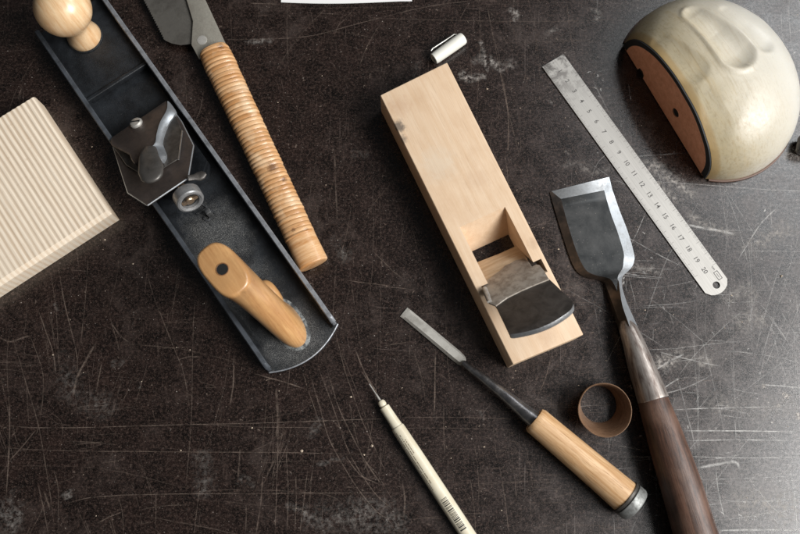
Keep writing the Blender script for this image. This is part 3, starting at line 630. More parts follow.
merge(bm, prism([(p.x, p.y) for p in [fr.px(x, y, 12) for x, y in neck]], 9.7, 12.4, 0.8, 3))
nk = build("blade_spine", bm, metal("grey_spine_steel", (0.50, 0.47, 0.40), (0.36, 0.33, 0.28), 0.45, 0.7, 0.1), root, 30)
bm = BM(); c = fr.px(202, 40, 12.4); merge(bm, lathe(Vector((c.x, c.y, 12.2)), Vector((0, 0, 1)), [(0, 5.5), (0.5, 5.2), (0.7, 4.0)], 24)); build("rivet", bm, M_SATIN, nk, 40)

# ------------------------------------------------------------------ WOODEN HAND PLANE
fr = Frame(W(380, 95, 40), W(512.8, 364.3, 40)); LK = 296.5
root = thing("wooden_hand_plane", "pale wooden block plane with a tilted blackened iron in its mouth", "hand plane", fr)
bm = prism([(0, 0), (294.6, 0), (297.6, 72.2), (-3.9, 75.8)], 0.4, 40, 1.5, 3)
bmesh.ops.scale(bm, vec=(U, U, U), verts=bm.verts)
me = bpy.data.meshes.new("a"); bm.to_mesh(me); bm.free(); ob = bpy.data.objects.new("a", me); COL.objects.link(ob)
cut = BM(); KY0, KY1 = 12.8, 61.0
def cutter(prof, y0, y1):
    b = BM(); lo = [b.verts.new((x, y0, z)) for x, z in prof]; hi = [b.verts.new((x, y1, z)) for x, z in prof]
    b.faces.new(lo[::-1]); b.faces.new(hi)
    for i in range(len(prof)): b.faces.new((lo[i], lo[(i+1) % len(prof)], hi[(i+1) % len(prof)], hi[i]))
    bmesh.ops.recalc_face_normals(b, faces=b.faces); return b
merge(cut, cutter([(155.0, 41.5), (174.5, 3.2), (176, -3), (188, -3), (189.5, 3), (228, 41.5)], KY0, KY1))
bmesh.ops.scale(cut, vec=(U, U, U), verts=cut.verts)
mc = bpy.data.meshes.new("c"); cut.to_mesh(mc); cut.free(); oc = bpy.data.objects.new("c", mc); COL.objects.link(oc)
cut2 = cutter([(217.8, 42.2), (193, 8), (197.5, 4), (232, 42.2)], KY0-7, KY1+8.2)
bmesh.ops.scale(cut2, vec=(U, U, U), verts=cut2.verts)
mc2 = bpy.data.meshes.new("c2"); cut2.to_mesh(mc2); cut2.free(); oc2 = bpy.data.objects.new("c2", mc2); COL.objects.link(oc2)
for q in (oc, oc2):
    m = ob.modifiers.new("b", 'BOOLEAN'); m.operation = 'DIFFERENCE'; m.object = q; m.solver = 'EXACT'
bpy.context.view_layer.update(); dg = bpy.context.evaluated_depsgraph_get()
me2 = bpy.data.meshes.new_from_object(ob.evaluated_get(dg))
for q in (ob, oc, oc2): bpy.data.objects.remove(q)
bm = BM(); bm.from_mesh(me2); bmesh.ops.scale(bm, vec=(1/U, 1/U, 1/U), verts=bm.verts)
build("body", bm, M_BEECH, root, 30)
SK = 36.0/29.0        # steep slope of the irons
def onk(x, y, off=0.0): return fr.on(x, y, lambda X, Y: 40+(X-219)*1.1+off)
def slabk(pxs, off, th, bev=0.3, jag=0):
    """plate whose upper face lies on the sloping bed; thickness taken square to the slope"""
    P3 = [onk(x, y, off) for x, y in pxs]
    nrm = Vector((-1.1, 0, 1)).normalized(); b = BM()
    hi = [b.verts.new(p) for p in P3]; lo = [b.verts.new(p-nrm*th) for p in P3]; m = len(hi)
    b.faces.new(hi); b.faces.new(lo[::-1])
    for i in range(m): b.faces.new((hi[i], hi[(i+1) % m], lo[(i+1) % m], lo[i]))
    bmesh.ops.recalc_face_normals(b, faces=b.faces)
    if bev: bmesh.ops.bevel(b, geom=list(b.edges), offset=bev, segments=2, affect='EDGES', profile=0.6, clamp_overlap=True)
    return b
curve = smooth_curve([Vector((x, y, 0)) for x, y in [(572.5, 301), (573.2, 305), (569, 311.5), (555, 321), (540, 327.8), (525, 332), (511, 334.3), (508.5, 332)]], 4)
head = [(495.8, 305.3), (507, 297), (521, 290), (535, 284), (548.7, 278.5)]
iron = [(482, 274), (492, 300)]+[(495.8, 305.3)]+[(508.5, 332)]+[(p.x, p.y) for p in curve[::-1]][1:]+[(548.7, 278.5), (540, 268), (529, 254)]
b = slabk(iron, 0, 5.0, 0.35)
b.normal_update(); hd = Vector((1, 0, 1.1)).normalized()
bmesh.ops.recalc_face_normals(b, faces=b.faces)
for f in b.faces: f.material_index = 1 if f.normal.dot(hd) > 0.5 else 0
bm = BM(); merge(bm, b, None)
n = NT("blackened_iron_back")
a_ = n.noise(n.v, 0.07, 6, 0.65, 0.6); b_ = n.noise(n.v, 0.5, 4, 0.7)
c = n.mix(n.ramp(a_, [(0.4, 0.0), (0.7, 1.0)]), (0.05, 0.043, 0.039), (0.12, 0.105, 0.094))
c = n.mix(n.ramp(b_, [(0.55, 0.0), (0.8, 0.4)]), c, (0.15, 0.13, 0.115))
n.set(color=c, rough=0.5, metal=0.35); n.bump(b_, 0.2, 0.4)
build("blade_iron", bm, [n.m, M_BRIGHT], root, 30)
brk = [(495.8, 305.6), (507, 297.5), (521, 290.5), (535, 284.5), (548.9, 279), (543.5, 270), (539.5, 265), (536, 264.5), (532, 266.5), (529, 262), (524, 257.5), (520, 259.5), (516, 260.0), (510, 263.5), (505, 265.5), (501, 270), (494, 275), (487.5, 279.5), (484, 284), (482.8, 290), (485, 297), (488.5, 302.5)]
bm = BM(); merge(bm, slabk(brk, 1.9, 1.8, 0.2)); build("chip_breaker", bm, metal("stained_pale_steel", (0.52, 0.47, 0.41), (0.30, 0.25, 0.205), 0.5, 0.35, 0.12, (0.42, 0.64), 0.9), root, 30)
bm = BM(); e0 = onk(484.5, 288, 2.4); e1 = onk(489.5, 302, 2.4); merge(bm, sweep([e0, lerp(e0, e1, .5), e1], [(2.2, 1.6), (2.6, 2), (2.2, 1.6)], 14)); build("folded_ear", bm, M_SATIN, root, 50)
bm = BM(); wd = [(478.0, 266), (477.5, 262), (497, 254.5), (517, 246), (520, 249), (527, 258), (530, 270), (500, 284), (485, 287)]
merge(bm, slabk(wd, 0.9, 1.2, 0.2)); build("pressure_wedge", bm, wood("pale_wedge_wood", (0.74, 0.60, 0.43), (0.56, 0.40, 0.25), (0.3, 0.03, 0.3), (0.3, 0.65), 0.6, 0, .3, .2, .3), root, 30)

# ------------------------------------------------------------------ STEEL RULER
fr = Frame(W(552.8, 60.5, 1), W(719, 290, 1))
root = thing("steel_ruler", "worn steel ruler lying on the bench, numbered 1 to 20", "ruler", fr)
n = NT("brushed_ruler_steel")
br_ = n.noise(n.map(n.v, (0.03, 1.8, 1)), 1.0, 4, 0.6); dk = n.noise(n.v, 0.09, 5, 0.7, 0.5)
sp = n.t.nodes.new("ShaderNodeSeparateXYZ"); n.link(n.v, sp.inputs[0])
c = n.mix(n.ramp(br_, [(0.35, 0.0), (0.7, 1.0)]), (0.46, 0.44, 0.41), (0.36, 0.345, 0.32))
grime = n.math('MULTIPLY', n.ramp(dk, [(0.46, 0.0), (0.60, 1.0)]), n.ramp(n.math('MULTIPLY', sp.outputs[0], 1/60), [(0.0, 0.9), (1.0, 0.0)]))
c = n.mix(grime, c, (0.09, 0.08, 0.075))
n.set(color=c, metal=0.45, rough=0.46); n.bump(br_, 0.05, 0.2)
bm = BM(); hw = 13.6
poly = [(-0.1, -hw), (286.5, -hw)]
for k in range(7):
    t = -1.0+2.0*k/6; poly.append((291.4+3.2*(1-t*t), 9.8*t))
poly += [(286.5, hw), (-0.1, hw)]
hc = (285.8, 0.6); hr = 3.7
b = BM(); nv = 24
def ring2(z):
    out = [b.verts.new((x, y, z)) for x, y in poly]; inn = [b.verts.new((hc[0]+hr*math.cos(2*PI*k/nv), hc[1]+hr*math.sin(2*PI*k/nv), z)) for k in range(nv)]
    eo = [b.edges.new((out[i], out[(i+1) % len(out)])) for i in range(len(out))]; ei = [b.edges.new((inn[i], inn[(i+1) % nv])) for i in range(nv)]
    bmesh.ops.triangle_fill(b, edges=eo+ei, use_beauty=True); return out, inn
o1, i1 = ring2(0.25); o2, i2 = ring2(1.5)
for lo, hi in ((o1, o2), (i1, i2)):
    for i in range(len(lo)): b.faces.new((lo[i], lo[(i+1) % len(lo)], hi[(i+1) % len(lo)], hi[i]))
merge(bm, b); build("rule_body", bm, n.m, root, 30)
bm = BM(); CM = 13.35; X0 = 0.65
for i in range(1, 21):
    t = text_bm(str(i), 6.6); merge(bm, place(t, (X0+i*CM+(0.0), -0.6, 1.545), 0))
build("numerals", bm, M_INKG, root)
bm = BM()
for i in range(0, 201):
    x = X0+i*CM/10; L = 4.2 if i % 10 == 0 else (3.0 if i % 5 == 0 else 1.7)
    merge(bm, box(x-0.13, x+0.13, -hw+0.3, -hw+0.3+L, 1.5, 1.53))
    if i % 2 == 0 or i % 5 == 0: merge(bm, box(x-0.13, x+0.13, hw-0.3-L, hw-0.3, 1.5, 1.53))
build("graduations", bm, M_INKG, root)
bm = BM(); sx0, sy0 = 278.7, 7.8
for (x0, x1, y0, y1) in ((-4, 4, 1.8, 2.4), (-4, 4, -2.4, -1.8), (-4.6, -4, -2.4, 2.4), (4, 4.6, -2.4, 2.4), (-2.6, 2.6, -.25, .25)): merge(bm, box(sx0+x0, sx0+x1, sy0+y0, sy0+y1, 1.5, 1.54))
merge(bm, place(text_bm("cm", 3.6), (270.5, 8.4, 1.54)))
build("stamped_mark", bm, M_INK, root)

# ------------------------------------------------------------------ LARGE CHISEL
fr = Frame(W(580, 184, 2), W(653, 401, 18))
root = thing("large_chisel", "wide flat chisel with dark red-brown handle, the biggest chisel", "chisel", fr)
bm = BM()
# cross sections: left px, right px along the blade, with heights
outline = [((549.6, 191.8), (609.2, 176.9)), ((552.2, 201), (612.2, 189)), ((558.5, 222), (619.5, 210)), ((564, 240), (628, 232)), ((568.5, 253.5), (634, 253.5)),
           ((573, 265), (634.2, 261)), ((579, 273.5), (631.5, 267.5)), ((588, 278), (627, 272)), ((597, 279.8), (622.5, 276.5)), ((603, 282), (620.6, 281)), ((607, 288), (620.8, 287)), ((610.5, 298), (623, 297))]
zt = [1.4, 3.6, 5.4, 6.4, 7.2, 7.8, 8.6, 9.6, 10.8, 12, 13.4, 15]
infr = [(0.97, 0.03), (0.86, 0.14), (0.83, 0.12), (0.82, 0.11), (0.82, 0.11), (0.80, 0.12), (0.80, 0.13), (0.78, 0.17), (0.74, 0.24), (0.68, 0.3), (0.64, 0.34), (0.6, 0.38)]
rg = []
for (l, r), z, (f1, f0) in zip(outline, zt, infr):
    eh = 1.9 if z > 3 else 0.9
    L = fr.px(*l, eh); Rr = fr.px(*r, eh); zz = z
    lb = L.copy(); lb.z = 0.25; rb = Rr.copy(); rb.z = 0.25
    lf = lerp(L, Rr, f0); lf.z = zz; rf = lerp(L, Rr, f1); rf.z = zz
    rg.append([lb, L, lf, rf, Rr, rb])
fine = [rg[0]]+[list(t) for t in zip(*[smooth_curve([q[i] for q in rg[1:]], 5) for i in range(6)])]
b = loft(fine)
b.normal_update(); bmesh.ops.recalc_face_normals(b, faces=b.faces)
for f in b.faces:
    cx = f.calc_center_median()
    f.material_index = 0 if (abs(f.normal.y) < 0.12 and f.normal.z > 0.9 and cx.x > 10) else (2 if f.normal.y < -0.12 else (3 if f.normal.x < -0.1 and cx.x < 12 else 1))  # bevel light painted by facing: left dark, right and tip bright
merge(bm, b, None)
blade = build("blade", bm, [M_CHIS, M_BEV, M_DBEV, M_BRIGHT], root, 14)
bm = BM()
npx = [((617.0, 322), (632.2, 318), 15, 9), ((619.5, 331), (636.4, 326), 15, 13), ((623, 345), (644, 341), 16, 14), ((626.2, 360), (650.8, 356), 17, 15), ((630, 375), (657.5, 371), 17.5, 16), ((634, 388), (663, 384), 18, 16.5), ((637.6, 400.5), (668.3, 397), 18.5, 17)]
pts = []; rad = []
for l, r, z, v in npx:
    L = fr.px(*l, z); Rr = fr.px(*r, z); pts.append((L+Rr)/2); rad.append(((Rr-L).length/2*0.97, min(v, (Rr-L).length/2*1.0+1)))
rad[0] = (rad[0][0]*0.45, rad[0][1]*0.45)
tail = (pts[-1]-pts[-2]).normalized()
pts.append(pts[-1]+tail*1.2); rad.append((rad[-1][0]*0.95, rad[-1][1]*0.95))
merge(bm, sweep(smooth_curve(pts, 4), [interp([(i/(len(rad)-1), r) for i, r in enumerate(rad)], k/(4*(len(pts)-1))) for k in range(4*(len(pts)-1)+1)], 40, 2.1))
build("socket", bm, M_FERR, root, 60)
# forged shoulder ridge between blade and socket
bm = BM(); trip = [((599, 279.6), (617, 279), (623, 276), 11), ((604, 281.5), (618.8, 281.5), (621.8, 280.6), 13.5), ((606.8, 288), (619.6, 288), (622.2, 287), 16.5), ((610.5, 298), (621.0, 298), (625, 297), 19.5), ((614, 308), (623, 307.5), (628.6, 306.5), 22), ((618.2, 320), (627, 319), (633.6, 317.5), 24.2), ((622.3, 333), (631.5, 332), (639, 330), 24.5), ((625.6, 346), (636, 345), (644.6, 343), 23)]
rg = []
for l, m_, r_, z in trip:
    zl = 2.2+(z-11)*0.62; L = fr.px(*l, zl); Mm = fr.px(*m_, z); Rr = fr.px(*r_, zl); L2 = lerp(L, Mm, 0.55); L2.z = lerp(zl, z, 0.55)-1.2-0.05*z
    lb = L.copy(); lb.z = max(0.3, zl-9); rb = Rr.copy(); rb.z = lb.z; rg.append([lb, L, L2, Mm, Rr, rb])
b = loft([list(t) for t in zip(*[smooth_curve([q[i] for q in rg], 5) for i in range(6)])])
b.normal_update(); bmesh.ops.recalc_face_normals(b, faces=b.faces)
for f in b.faces: f.material_index = 1 if f.normal.y > 0.05 and f.normal.z > 0.2 else 0  # lit right and shaded left of the neck painted by facing
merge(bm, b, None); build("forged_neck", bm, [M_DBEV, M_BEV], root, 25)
bm = BM(); hp = [((638, 402), (668.6, 399), 18.5), ((640.5, 412), (672, 409), 19), ((646, 433), (681, 430), 19.5), ((653, 460), (691.5, 457), 20), ((660.5, 486), (701, 483), 20), ((667.5, 511), (709, 509), 20), ((674, 535), (717, 533), 20), ((680, 560), (724.5, 558), 20)]
pts = []; rad = []
for l, r, z in hp:
    L = fr.px(*l, z); Rr = fr.px(*r, z); pts.append((L+Rr)/2); w = (Rr-L).length/2*0.985; rad.append((w, min(w, z-0.4)))
rad[0] = (rad[0][0]*0.97, rad[0][1]*0.97)
m = len(pts); d = (pts[-1]-pts[-2])
for k in (1, 2, 3): pts.append(pts[m-1]+d*0.9*k); rad.append((rad[m-1][0]*(1-0.02*k), rad[m-1][1]*(1-0.02*k)))
pts.append(pts[-1]+d*0.15); rad.append((rad[-1][0]*0.8, rad[-1][1]*0.8))
merge(bm, sweep(smooth_curve(pts, 4), [interp([(i/(len(rad)-1), r) for i, r in enumerate(rad)], k/(4*(len(pts)-1))) for k in range(4*(len(pts)-1)+1)], 48, 2.15))
build("handle", bm, M_ROSE, root, 60)

# ------------------------------------------------------------------ SMALL CHISEL
fr = Frame(W(404, 312, 2), W(627, 499, 14))
root = thing("small_chisel", "narrow chisel with light wooden handle and dark end hoop", "chisel", fr)
bm = BM()
sec = [((400, 316.5), (407.4, 307.5), 1.4), ((403.5, 319), (410.8, 310.2), 3.4), ((428, 339.5), (435.5, 331), 5.5), ((452, 360), (459.5, 351), 7), ((457.5, 364.2), (464, 355.3), 7.6), ((460, 365.3), (465.6, 358), 8.2), ((462, 365.2), (466, 360.5), 8.6)]
rg = []
for l, r, z in sec:
    L = fr.px(*l, 1.2); Rr = fr.px(*r, 1.2); lb = L.copy(); lb.z = .25; rb = Rr.copy(); rb.z = .25
    lf = lerp(L, Rr, .2); rf = lerp(L, Rr, .8); lf.z = rf.z = z; L.z = Rr.z = min(z*0.6, 2.6); rg.append([lb, L, lf, rf, Rr, rb])
merge(bm, loft(rg)); build("blade", bm, metal("pale_blade_steel", (0.60, 0.58, 0.53), (0.42, 0.40, 0.36), 0.42, 0.3, 0.12), root, 25)
bm = BM(); tab = [((461.5, 364.8), (465, 360.5), 8.6), ((468, 371), (472, 366.5), 10), ((480, 381), (485.5, 374.5), 12), ((492, 391.5), (498.5, 384), 13.5), ((503, 401.5), (511, 392.5), 14.5), ((514, 412), (523, 402), 15), ((521, 419.5), (531.5, 407.8), 15), ((528, 426), (539.5, 413), 15)]
pts = []; rad = []
for l, r, z in tab: L = fr.px(*l, z); Rr = fr.px(*r, z); pts.append((L+Rr)/2); rad.append((Rr-L).length/2)
merge(bm, sweep(smooth_curve(pts, 4), [interp([(i/(len(rad)-1), r) for i, r in enumerate(rad)], k/(4*(len(pts)-1))) for k in range(4*(len(pts)-1)+1)], 32))
build("neck", bm, metal("dark_neck_steel", (0.16, 0.155, 0.16), (0.30, 0.29, 0.28), 0.33, 0.9, 0.12), root, 50)
bm = BM(); p0 = fr.px(534.2, 419.2, 15); p1 = fr.px(627, 498.5, 16)
rtab = [(0, 12.2), (.012, 13.3), (.2, 13.6), (.7, 14.7), (.98, 15.6), (1, 15.2)]
merge(bm, sweep([lerp(p0, p1, k/40) for k in range(41)], [interp(rtab, k/40) for k in range(41)], 40)); build("handle", bm, M_ASH, root, 60)
bm = BM(); d = (p1-p0).normalized()
merge(bm, lathe(p1-d*3.0, d, [(0, 15.4), (0.4, 16.7), (2.4, 16.7), (3.2, 16.0)], 40)); merge(bm, lathe(p1+d*0.0, d, [(0.3, 15.6), (1.2, 16.9), (8.2, 16.8), (10.4, 15.6), (11.4, 13.0), (12.0, 6)], 40), 1)
n = metal("worn_hoop_steel", (0.27, 0.275, 0.265), (0.09, 0.085, 0.08), 0.5, 0.5, 0.22)
hoop = build("end_hoop", bm, [M_IRONB, n], root, 40)

# ------------------------------------------------------------------ HOOP (brown ring)
c = W(605, 410, 24); fr = Frame(Vector((c.x, c.y, 0)), Vector((c.x+1, c.y, 0)))
root = thing("brown_ring", "short brown tube standing on end between the two chisels", "ring", fr)
bm = BM(); rg = []
prof = [(18.2, 0.3), (18.6, 1.2), (21.8, 12), (25.0, 23.0), (25.2, 23.7), (24.7, 24), (24.1, 23.5), (20.8, 12), (17.4, 1.2), (17.4, 0.3)]
rg = []
for r, z in prof:
    q = []
    for k in range(64):
        t = 2*PI*k/64; w_ = 1+0.03*noise.noise(Vector((math.cos(t)*1.3, math.sin(t)*1.3, z*0.05))); q.append(Vector(((r*w_)*math.cos(t), (r*w_)*math.sin(t)+(24-z)*0.26, z)))
    rg.append(q)
rg.append(rg[0]); merge(bm, loft(rg, cap=False))
n = NT("rusty_brown_fibre"); a_ = n.noise(n.map(n.v, (0.1, 0.1, 0.6)), 1.0, 5, 0.7); b_ = n.noise(n.v, 0.8, 3, 0.7)
c = n.mix(n.ramp(a_, [(0.35, 0.0), (0.7, 1.0)]), (0.24, 0.135, 0.075), (0.10, 0.052, 0.03)); c = n.mix(n.ramp(b_, [(0.5, 0.0), (0.8, 0.5)]), c, (0.38, 0.26, 0.16))
n.set(color=c, rough=0.55, metal=0.15); n.bump(b_, 0.35, 0.5)
build("tube", bm, n.m, root, 50)

# ------------------------------------------------------------------ PEN
fr = Frame(W(381, 402, 7), W(467.3, 534, 7))
root = thing("marker_pen", "uncapped cream fineliner pen with a barcode, cut off by the bottom of the picture", "pen", fr)
n = NT("cream_plastic"); n.set(color=n.mix(n.ramp(n.noise(n.v, 0.1, 4, .6), [(0.4, 0.0), (0.8, 1.0)]), (0.70, 0.64, 0.50), (0.62, 0.54, 0.39)), rough=0.38, coat=0.1); M_CREAM = n.m
pa = fr.px(381, 402, 7); pb = fr.px(467.3, 534, 7.5); dd = (pb-pa).normalized()
bm = BM(); merge(bm, lathe(pa, dd, [(-1.5, 1.5), (-0.9, 3.0), (0.5, 3.7), (3.2, 3.8), (4.8, 3.2), (5.4, 4.3), (5.9, 4.9), (20, 5.1), (27, 5.4), (28, 5.5), (28.4, 6.1), (29.5, 6.4), (60, 6.9), (120, 7.1), (200, 7.1), (216, 7.0), (217, 6)], 40))
build("barrel", bm, M_CREAM, root, 40)
bm = BM(); merge(bm, lathe(pa, dd, [(-20.5, 0.45), (-20, 0.6), (-9, 0.75), (-8.6, 1.0), (-1.0, 1.3)], 16)); build("metal_nib", bm, M_SATIN, root, 50)
def on_barrel(u, ang, r=7.0):
    s = Vector((0, 0, 1)).cross(dd).normalized(); up = dd.cross(s)
    return pa+dd*u+(s*math.sin(ang)+up*math.cos(ang))*r
def rad_at(u): return interp([(29.5, 6.4), (60, 6.9), (120, 7.1), (200, 7.1)], u)+0.06
def patch(bm, u0, u1, a0, a1):
    k = max(2, int(abs(a1-a0)/0.12)); b = BM()
    r0 = [b.verts.new(on_barrel(u0, lerp(a0, a1, i/k), rad_at(u0))) for i in range(k+1)]; r1 = [b.verts.new(on_barrel(u1, lerp(a0, a1, i/k), rad_at(u1))) for i in range(k+1)]
    for i in range(k): b.faces.new((r0[i], r0[i+1], r1[i+1], r1[i]))
    merge(bm, b)
sgn = -1 if (Vector((0, 0, 1)).cross(dd)).x > 0 else 1
bm = BM(); u = 106
rs = random.Random(4)
while u < 139:
    w = rs.choice((0.35, 0.6, 0.6, 1.0, 1.3)); patch(bm, u, u+w, sgn*0.55, sgn*-0.35); u += w+rs.choice((0.5, 0.7, 1.1))
build("barcode", bm, M_INK, root)
bm = BM()
for ang, s0, s1 in ((0.75, 33, 94), (0.42, 36, 88), (0.12, 42, 58)):
    u = s0
    while u < s1:
        w = rs.uniform(0.5, 1.3); patch(bm, u, u+w, sgn*ang, sgn*(ang-0.13)); u += w+rs.choice((0.25, 0.3, 0.4, 1.0))
build("small_print", bm, M_INKB, root)

# ------------------------------------------------------------------ PEN CAP
fr = Frame(W(435, 58, 7), W(464.5, 37, 7))
root = thing("pen_cap", "loose white pen cap with clip at the upper corner of the wooden plane", "pen cap", fr)
n = NT("white_plastic"); n.set(color=(0.74, 0.72, 0.65), rough=0.4, coat=0.1); M_WH = n.m
bm = BM(); merge(bm, lathe(Vector((0, 0, 7.0)), Vector((1, 0, 0)), [(6, 4.6), (-1.4, 4.9), (-2, 5.3), (-1.6, 5.9), (2, 6.3), (26, 6.7), (36.2, 6.7), (37.8, 6.0), (38.4, 4.4)], 40)); build("cap_body", bm, M_WH, root, 40)
bm = BM(); merge(bm, sweep([Vector((1, 8.4, 8.5)), Vector((4, 9.3, 8.8)), Vector((20, 8.6, 8.8)), Vector((32, 8.4, 8.6)), Vector((34, 6.5, 8.3))], [(0.9, 1.6)]*5, 12, 3)); build("pocket_clip", bm, metal("clip_steel", (0.5, 0.49, 0.45), (0.3, 0.29, 0.27), .35), root, 50)

# ------------------------------------------------------------------ PAPER at the top edge
fr = Frame(W(281, 2, 1), W(412, 1, 1))
root = thing("paper_sheet", "edge of a white paper sheet at the top of the picture", "paper", fr)
b = BM(); nx, nyy = 24, 12; g = []
for i in range(nx+1):
    x = fr.L*i/nx; sag = -2.6*math.sin(PI*min(1, i/nx*1.1))*(1-0.3*i/nx); r = []
    for j in range(nyy+1):
        yy = sag+j*16; r.append((x, yy, 0.9+0.5*math.sin(i/nx*PI)+j*0.05))
    g.append(r)
top = [[b.verts.new(p) for p in r] for r in g]; bot = [[b.verts.new((p[0], p[1], p[2]-0.35)) for p in r] for r in g]
for i in range(nx):
    for j in range(nyy):
        b.faces.new((top[i][j], top[i+1][j], top[i+1][j+1], top[i][j+1])); b.faces.new((bot[i][j], bot[i][j+1], bot[i+1][j+1], bot[i+1][j]))
for i in range(nx):
    for j in (0, nyy): b.faces.new((top[i][j], bot[i][j], bot[i+1][j], top[i+1][j]))
for j in range(nyy):
    for i in (0, nx): b.faces.new((top[i][j], top[i][j+1], bot[i][j+1], bot[i][j]))
bm = BM(); merge(bm, b); n = NT("white_paper"); n.set(color=(0.80, 0.80, 0.78), rough=0.8); build("sheet", bm, n.m, root)

# ------------------------------------------------------------------ DOMED TOOL (upper right)
fr = Frame(W(624, 46, 0), W(705.4, 179.7, 0)); CX, CY, DA, DB, DH = 82.5, 50, 101, 88, 66
root = thing("domed_hand_tool", "cream domed plastic tool with finger grooves and a flat orange side plate", "hand tool", fr)
SGX = 1
def bumpdome(x, y):
    """pressed finger grooves: negative = inward"""
    def groove(px0, py0, px1, py1, w, depth, rim):
        a = fr.px(px0, py0, 60); c = fr.px(px1, py1, 56); d = Vector((c.x-a.x, c.y-a.y)); L = d.length; d.normalize()
        q = Vector((x-a.x, y-a.y)); t = max(0, min(L, q.dot(d))); dist = (q-d*t).length/w
        k = t/L; dist /= 0.6+0.42*k; fade = min(1, 0.45+1.1*k)
        side = 1.0 if q.cross(d) > 0 else 0.45
        return (-depth*math.exp(-(dist**2.8))+rim*side*math.exp(-((dist-1.2)/0.25)**2))*fade
    h = groove(697, 12, 733, 55, 16.5, 7.0, 2.6)+groove(664, 38, 690, 72, 13.0, 2.4, 0.5)+groove(728, 8, 762, 44, 10, 3.2, 0.6)
    h += groove(706, 95, 720, 130, 12, 1.0, 0.2)
    return h
NU, NV = 220, 120; b = BM(); grid = []
# radial grid: angle phi around the ellipse centre, t from rim (0) to apex (1); clipped at the flat face y = 0
def dome_pt(phi, t):
    s = math.cos(t*PI/2); zz = math.sin(t*PI/2)
    s = s**0.86; zz = zz**0.92
    x = CX+DA*s*math.cos(phi); y = CY+DB*s*math.sin(phi); z = DH*zz+1.5
    return Vector((x, y, z))
for i in range(NV+1):
    row = []
    for j in range(NU):
        p = dome_pt(2*PI*j/NU, i/NV*0.995)
        k = bumpdome(p.x, p.y)*min(1, max(0, (p.z-18)/25))
        nn = Vector(((p.x-CX)/DA**2, (p.y-CY)/DB**2, p.z/DH**2)).normalized(); p = p+nn*k
        p += nn*0.5*noise.noise(p*0.05)
        row.append(b.verts.new(p))
    grid.append(row)
for i in range(NV):
    for j in range(NU): b.faces.new((grid[i][j], grid[i][(j+1) % NU], grid[i+1][(j+1) % NU], grid[i+1][j]))
b.faces.new(grid[-1]); b.faces.new(grid[0][::-1])
res = bmesh.ops.bisect_plane(b, geom=b.verts[:]+b.edges[:]+b.faces[:], plane_co=(0, 0, 0), plane_no=(0, 1, 0), clear_inner=True)
cutedges = [e for e in b.edges if all(abs(v.co.y) < 1e-3 for v in e.verts)]
arch = sorted({(round(v.co.x, 3), round(v.co.z, 3)) for e in cutedges for v in e.verts if v.co.z > 1.6})
bmesh.ops.holes_fill(b, edges=cutedges)
bm = BM(); merge(bm, b)
n = NT("aged_cream_resin")
a_ = n.noise(n.v, 0.028, 5, 0.6, 0.4); b_ = n.noise(n.v, 0.22, 5, 0.7); d_ = n.noise(n.map(n.v, (0.02, 0.12, 0.05)), 1.0, 4, 0.6)
sp = n.t.nodes.new("ShaderNodeSeparateXYZ"); n.link(n.v, sp.inputs[0])
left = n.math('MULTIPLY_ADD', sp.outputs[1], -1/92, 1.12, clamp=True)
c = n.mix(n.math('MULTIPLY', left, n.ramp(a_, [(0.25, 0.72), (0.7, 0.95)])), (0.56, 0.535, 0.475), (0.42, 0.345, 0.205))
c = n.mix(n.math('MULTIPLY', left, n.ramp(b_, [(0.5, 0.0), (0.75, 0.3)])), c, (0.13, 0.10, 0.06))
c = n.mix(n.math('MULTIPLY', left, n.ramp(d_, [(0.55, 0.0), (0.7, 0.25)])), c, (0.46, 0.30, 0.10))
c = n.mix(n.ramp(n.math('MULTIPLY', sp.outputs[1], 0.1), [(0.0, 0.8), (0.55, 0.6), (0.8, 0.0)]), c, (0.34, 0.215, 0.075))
ln = n.noise(n.map(n.v, (0.012, 0.5, 0.3), (0, 0, 0.5)), 1.0, 4, 0.7, 0.3)
c = n.mix(n.math('MULTIPLY', left, n.ramp(ln, [(0.5, 0.0), (0.66, 0.55)])), c, (0.30, 0.22, 0.11))
c = n.mix(n.ramp(n.noise(n.v, 0.6, 4, 0.75), [(0.60, 0.0), (0.72, 0.45)]), c, (0.30, 0.25, 0.17))
n.set(color=c, rough=n.ramp(b_, [(0.3, 0.28), (0.7, 0.5)]), coat=0.15, coat_rough=0.5, sss=0.12)
n.b.inputs["Subsurface Radius"].default_value = (0.004, 0.003, 0.002); n.b.inputs["Subsurface Scale"].default_value = 1.0
n.bump(n.math("ADD", n.noise(n.v, 0.5, 5, 0.7), ln), 0.16, 0.5)
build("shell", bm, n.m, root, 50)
# black gasket arch and orange plate on the flat face
ar = [Vector((x, 0, z)) for x, z in arch]; ar = [p for i, p in enumerate(ar) if i % 2 == 0 or i in (0, len(ar)-1)]
cxm = sum(p.x for p in ar)/len(ar)
bm = BM(); gs = []
def shr(p, k): return Vector((cxm+(p.x-cxm)*k, 0, p.z*k))
sg = [[shr(p, 0.995)+Vector((0, 0.2, 0)), shr(p, 0.995)+Vector((0, -1.6, 0)), shr(p, 0.915)+Vector((0, -1.8, 0)), shr(p, 0.915)+Vector((0, 0.2, 0))] for p in ar]
merge(bm, loft(sg)); build("gasket", bm, NT("black_rubber").set(color=(0.012, 0.013, 0.014), rough=0.7).m, root, 40)
poly = [shr(p, 0.935) for p in ar]
x0p, x1p = poly[0].x, poly[-1].x
b = BM(); pz = [(p.x, p.z) for p in poly]
nc = fr.px(642, 73, 0).x
low = [(x1p+1, 1.2), (nc+6, 1.2), (nc+5, 6.0), (nc+1, 8.5), (nc-4, 7.0), (nc-5.5, 1.2), (x0p-1, 1.2)]
allp = pz+[q for q in low]
hcx, hcz, hrr = fr.px(676, 113, 20).x, 22.0, 5.2
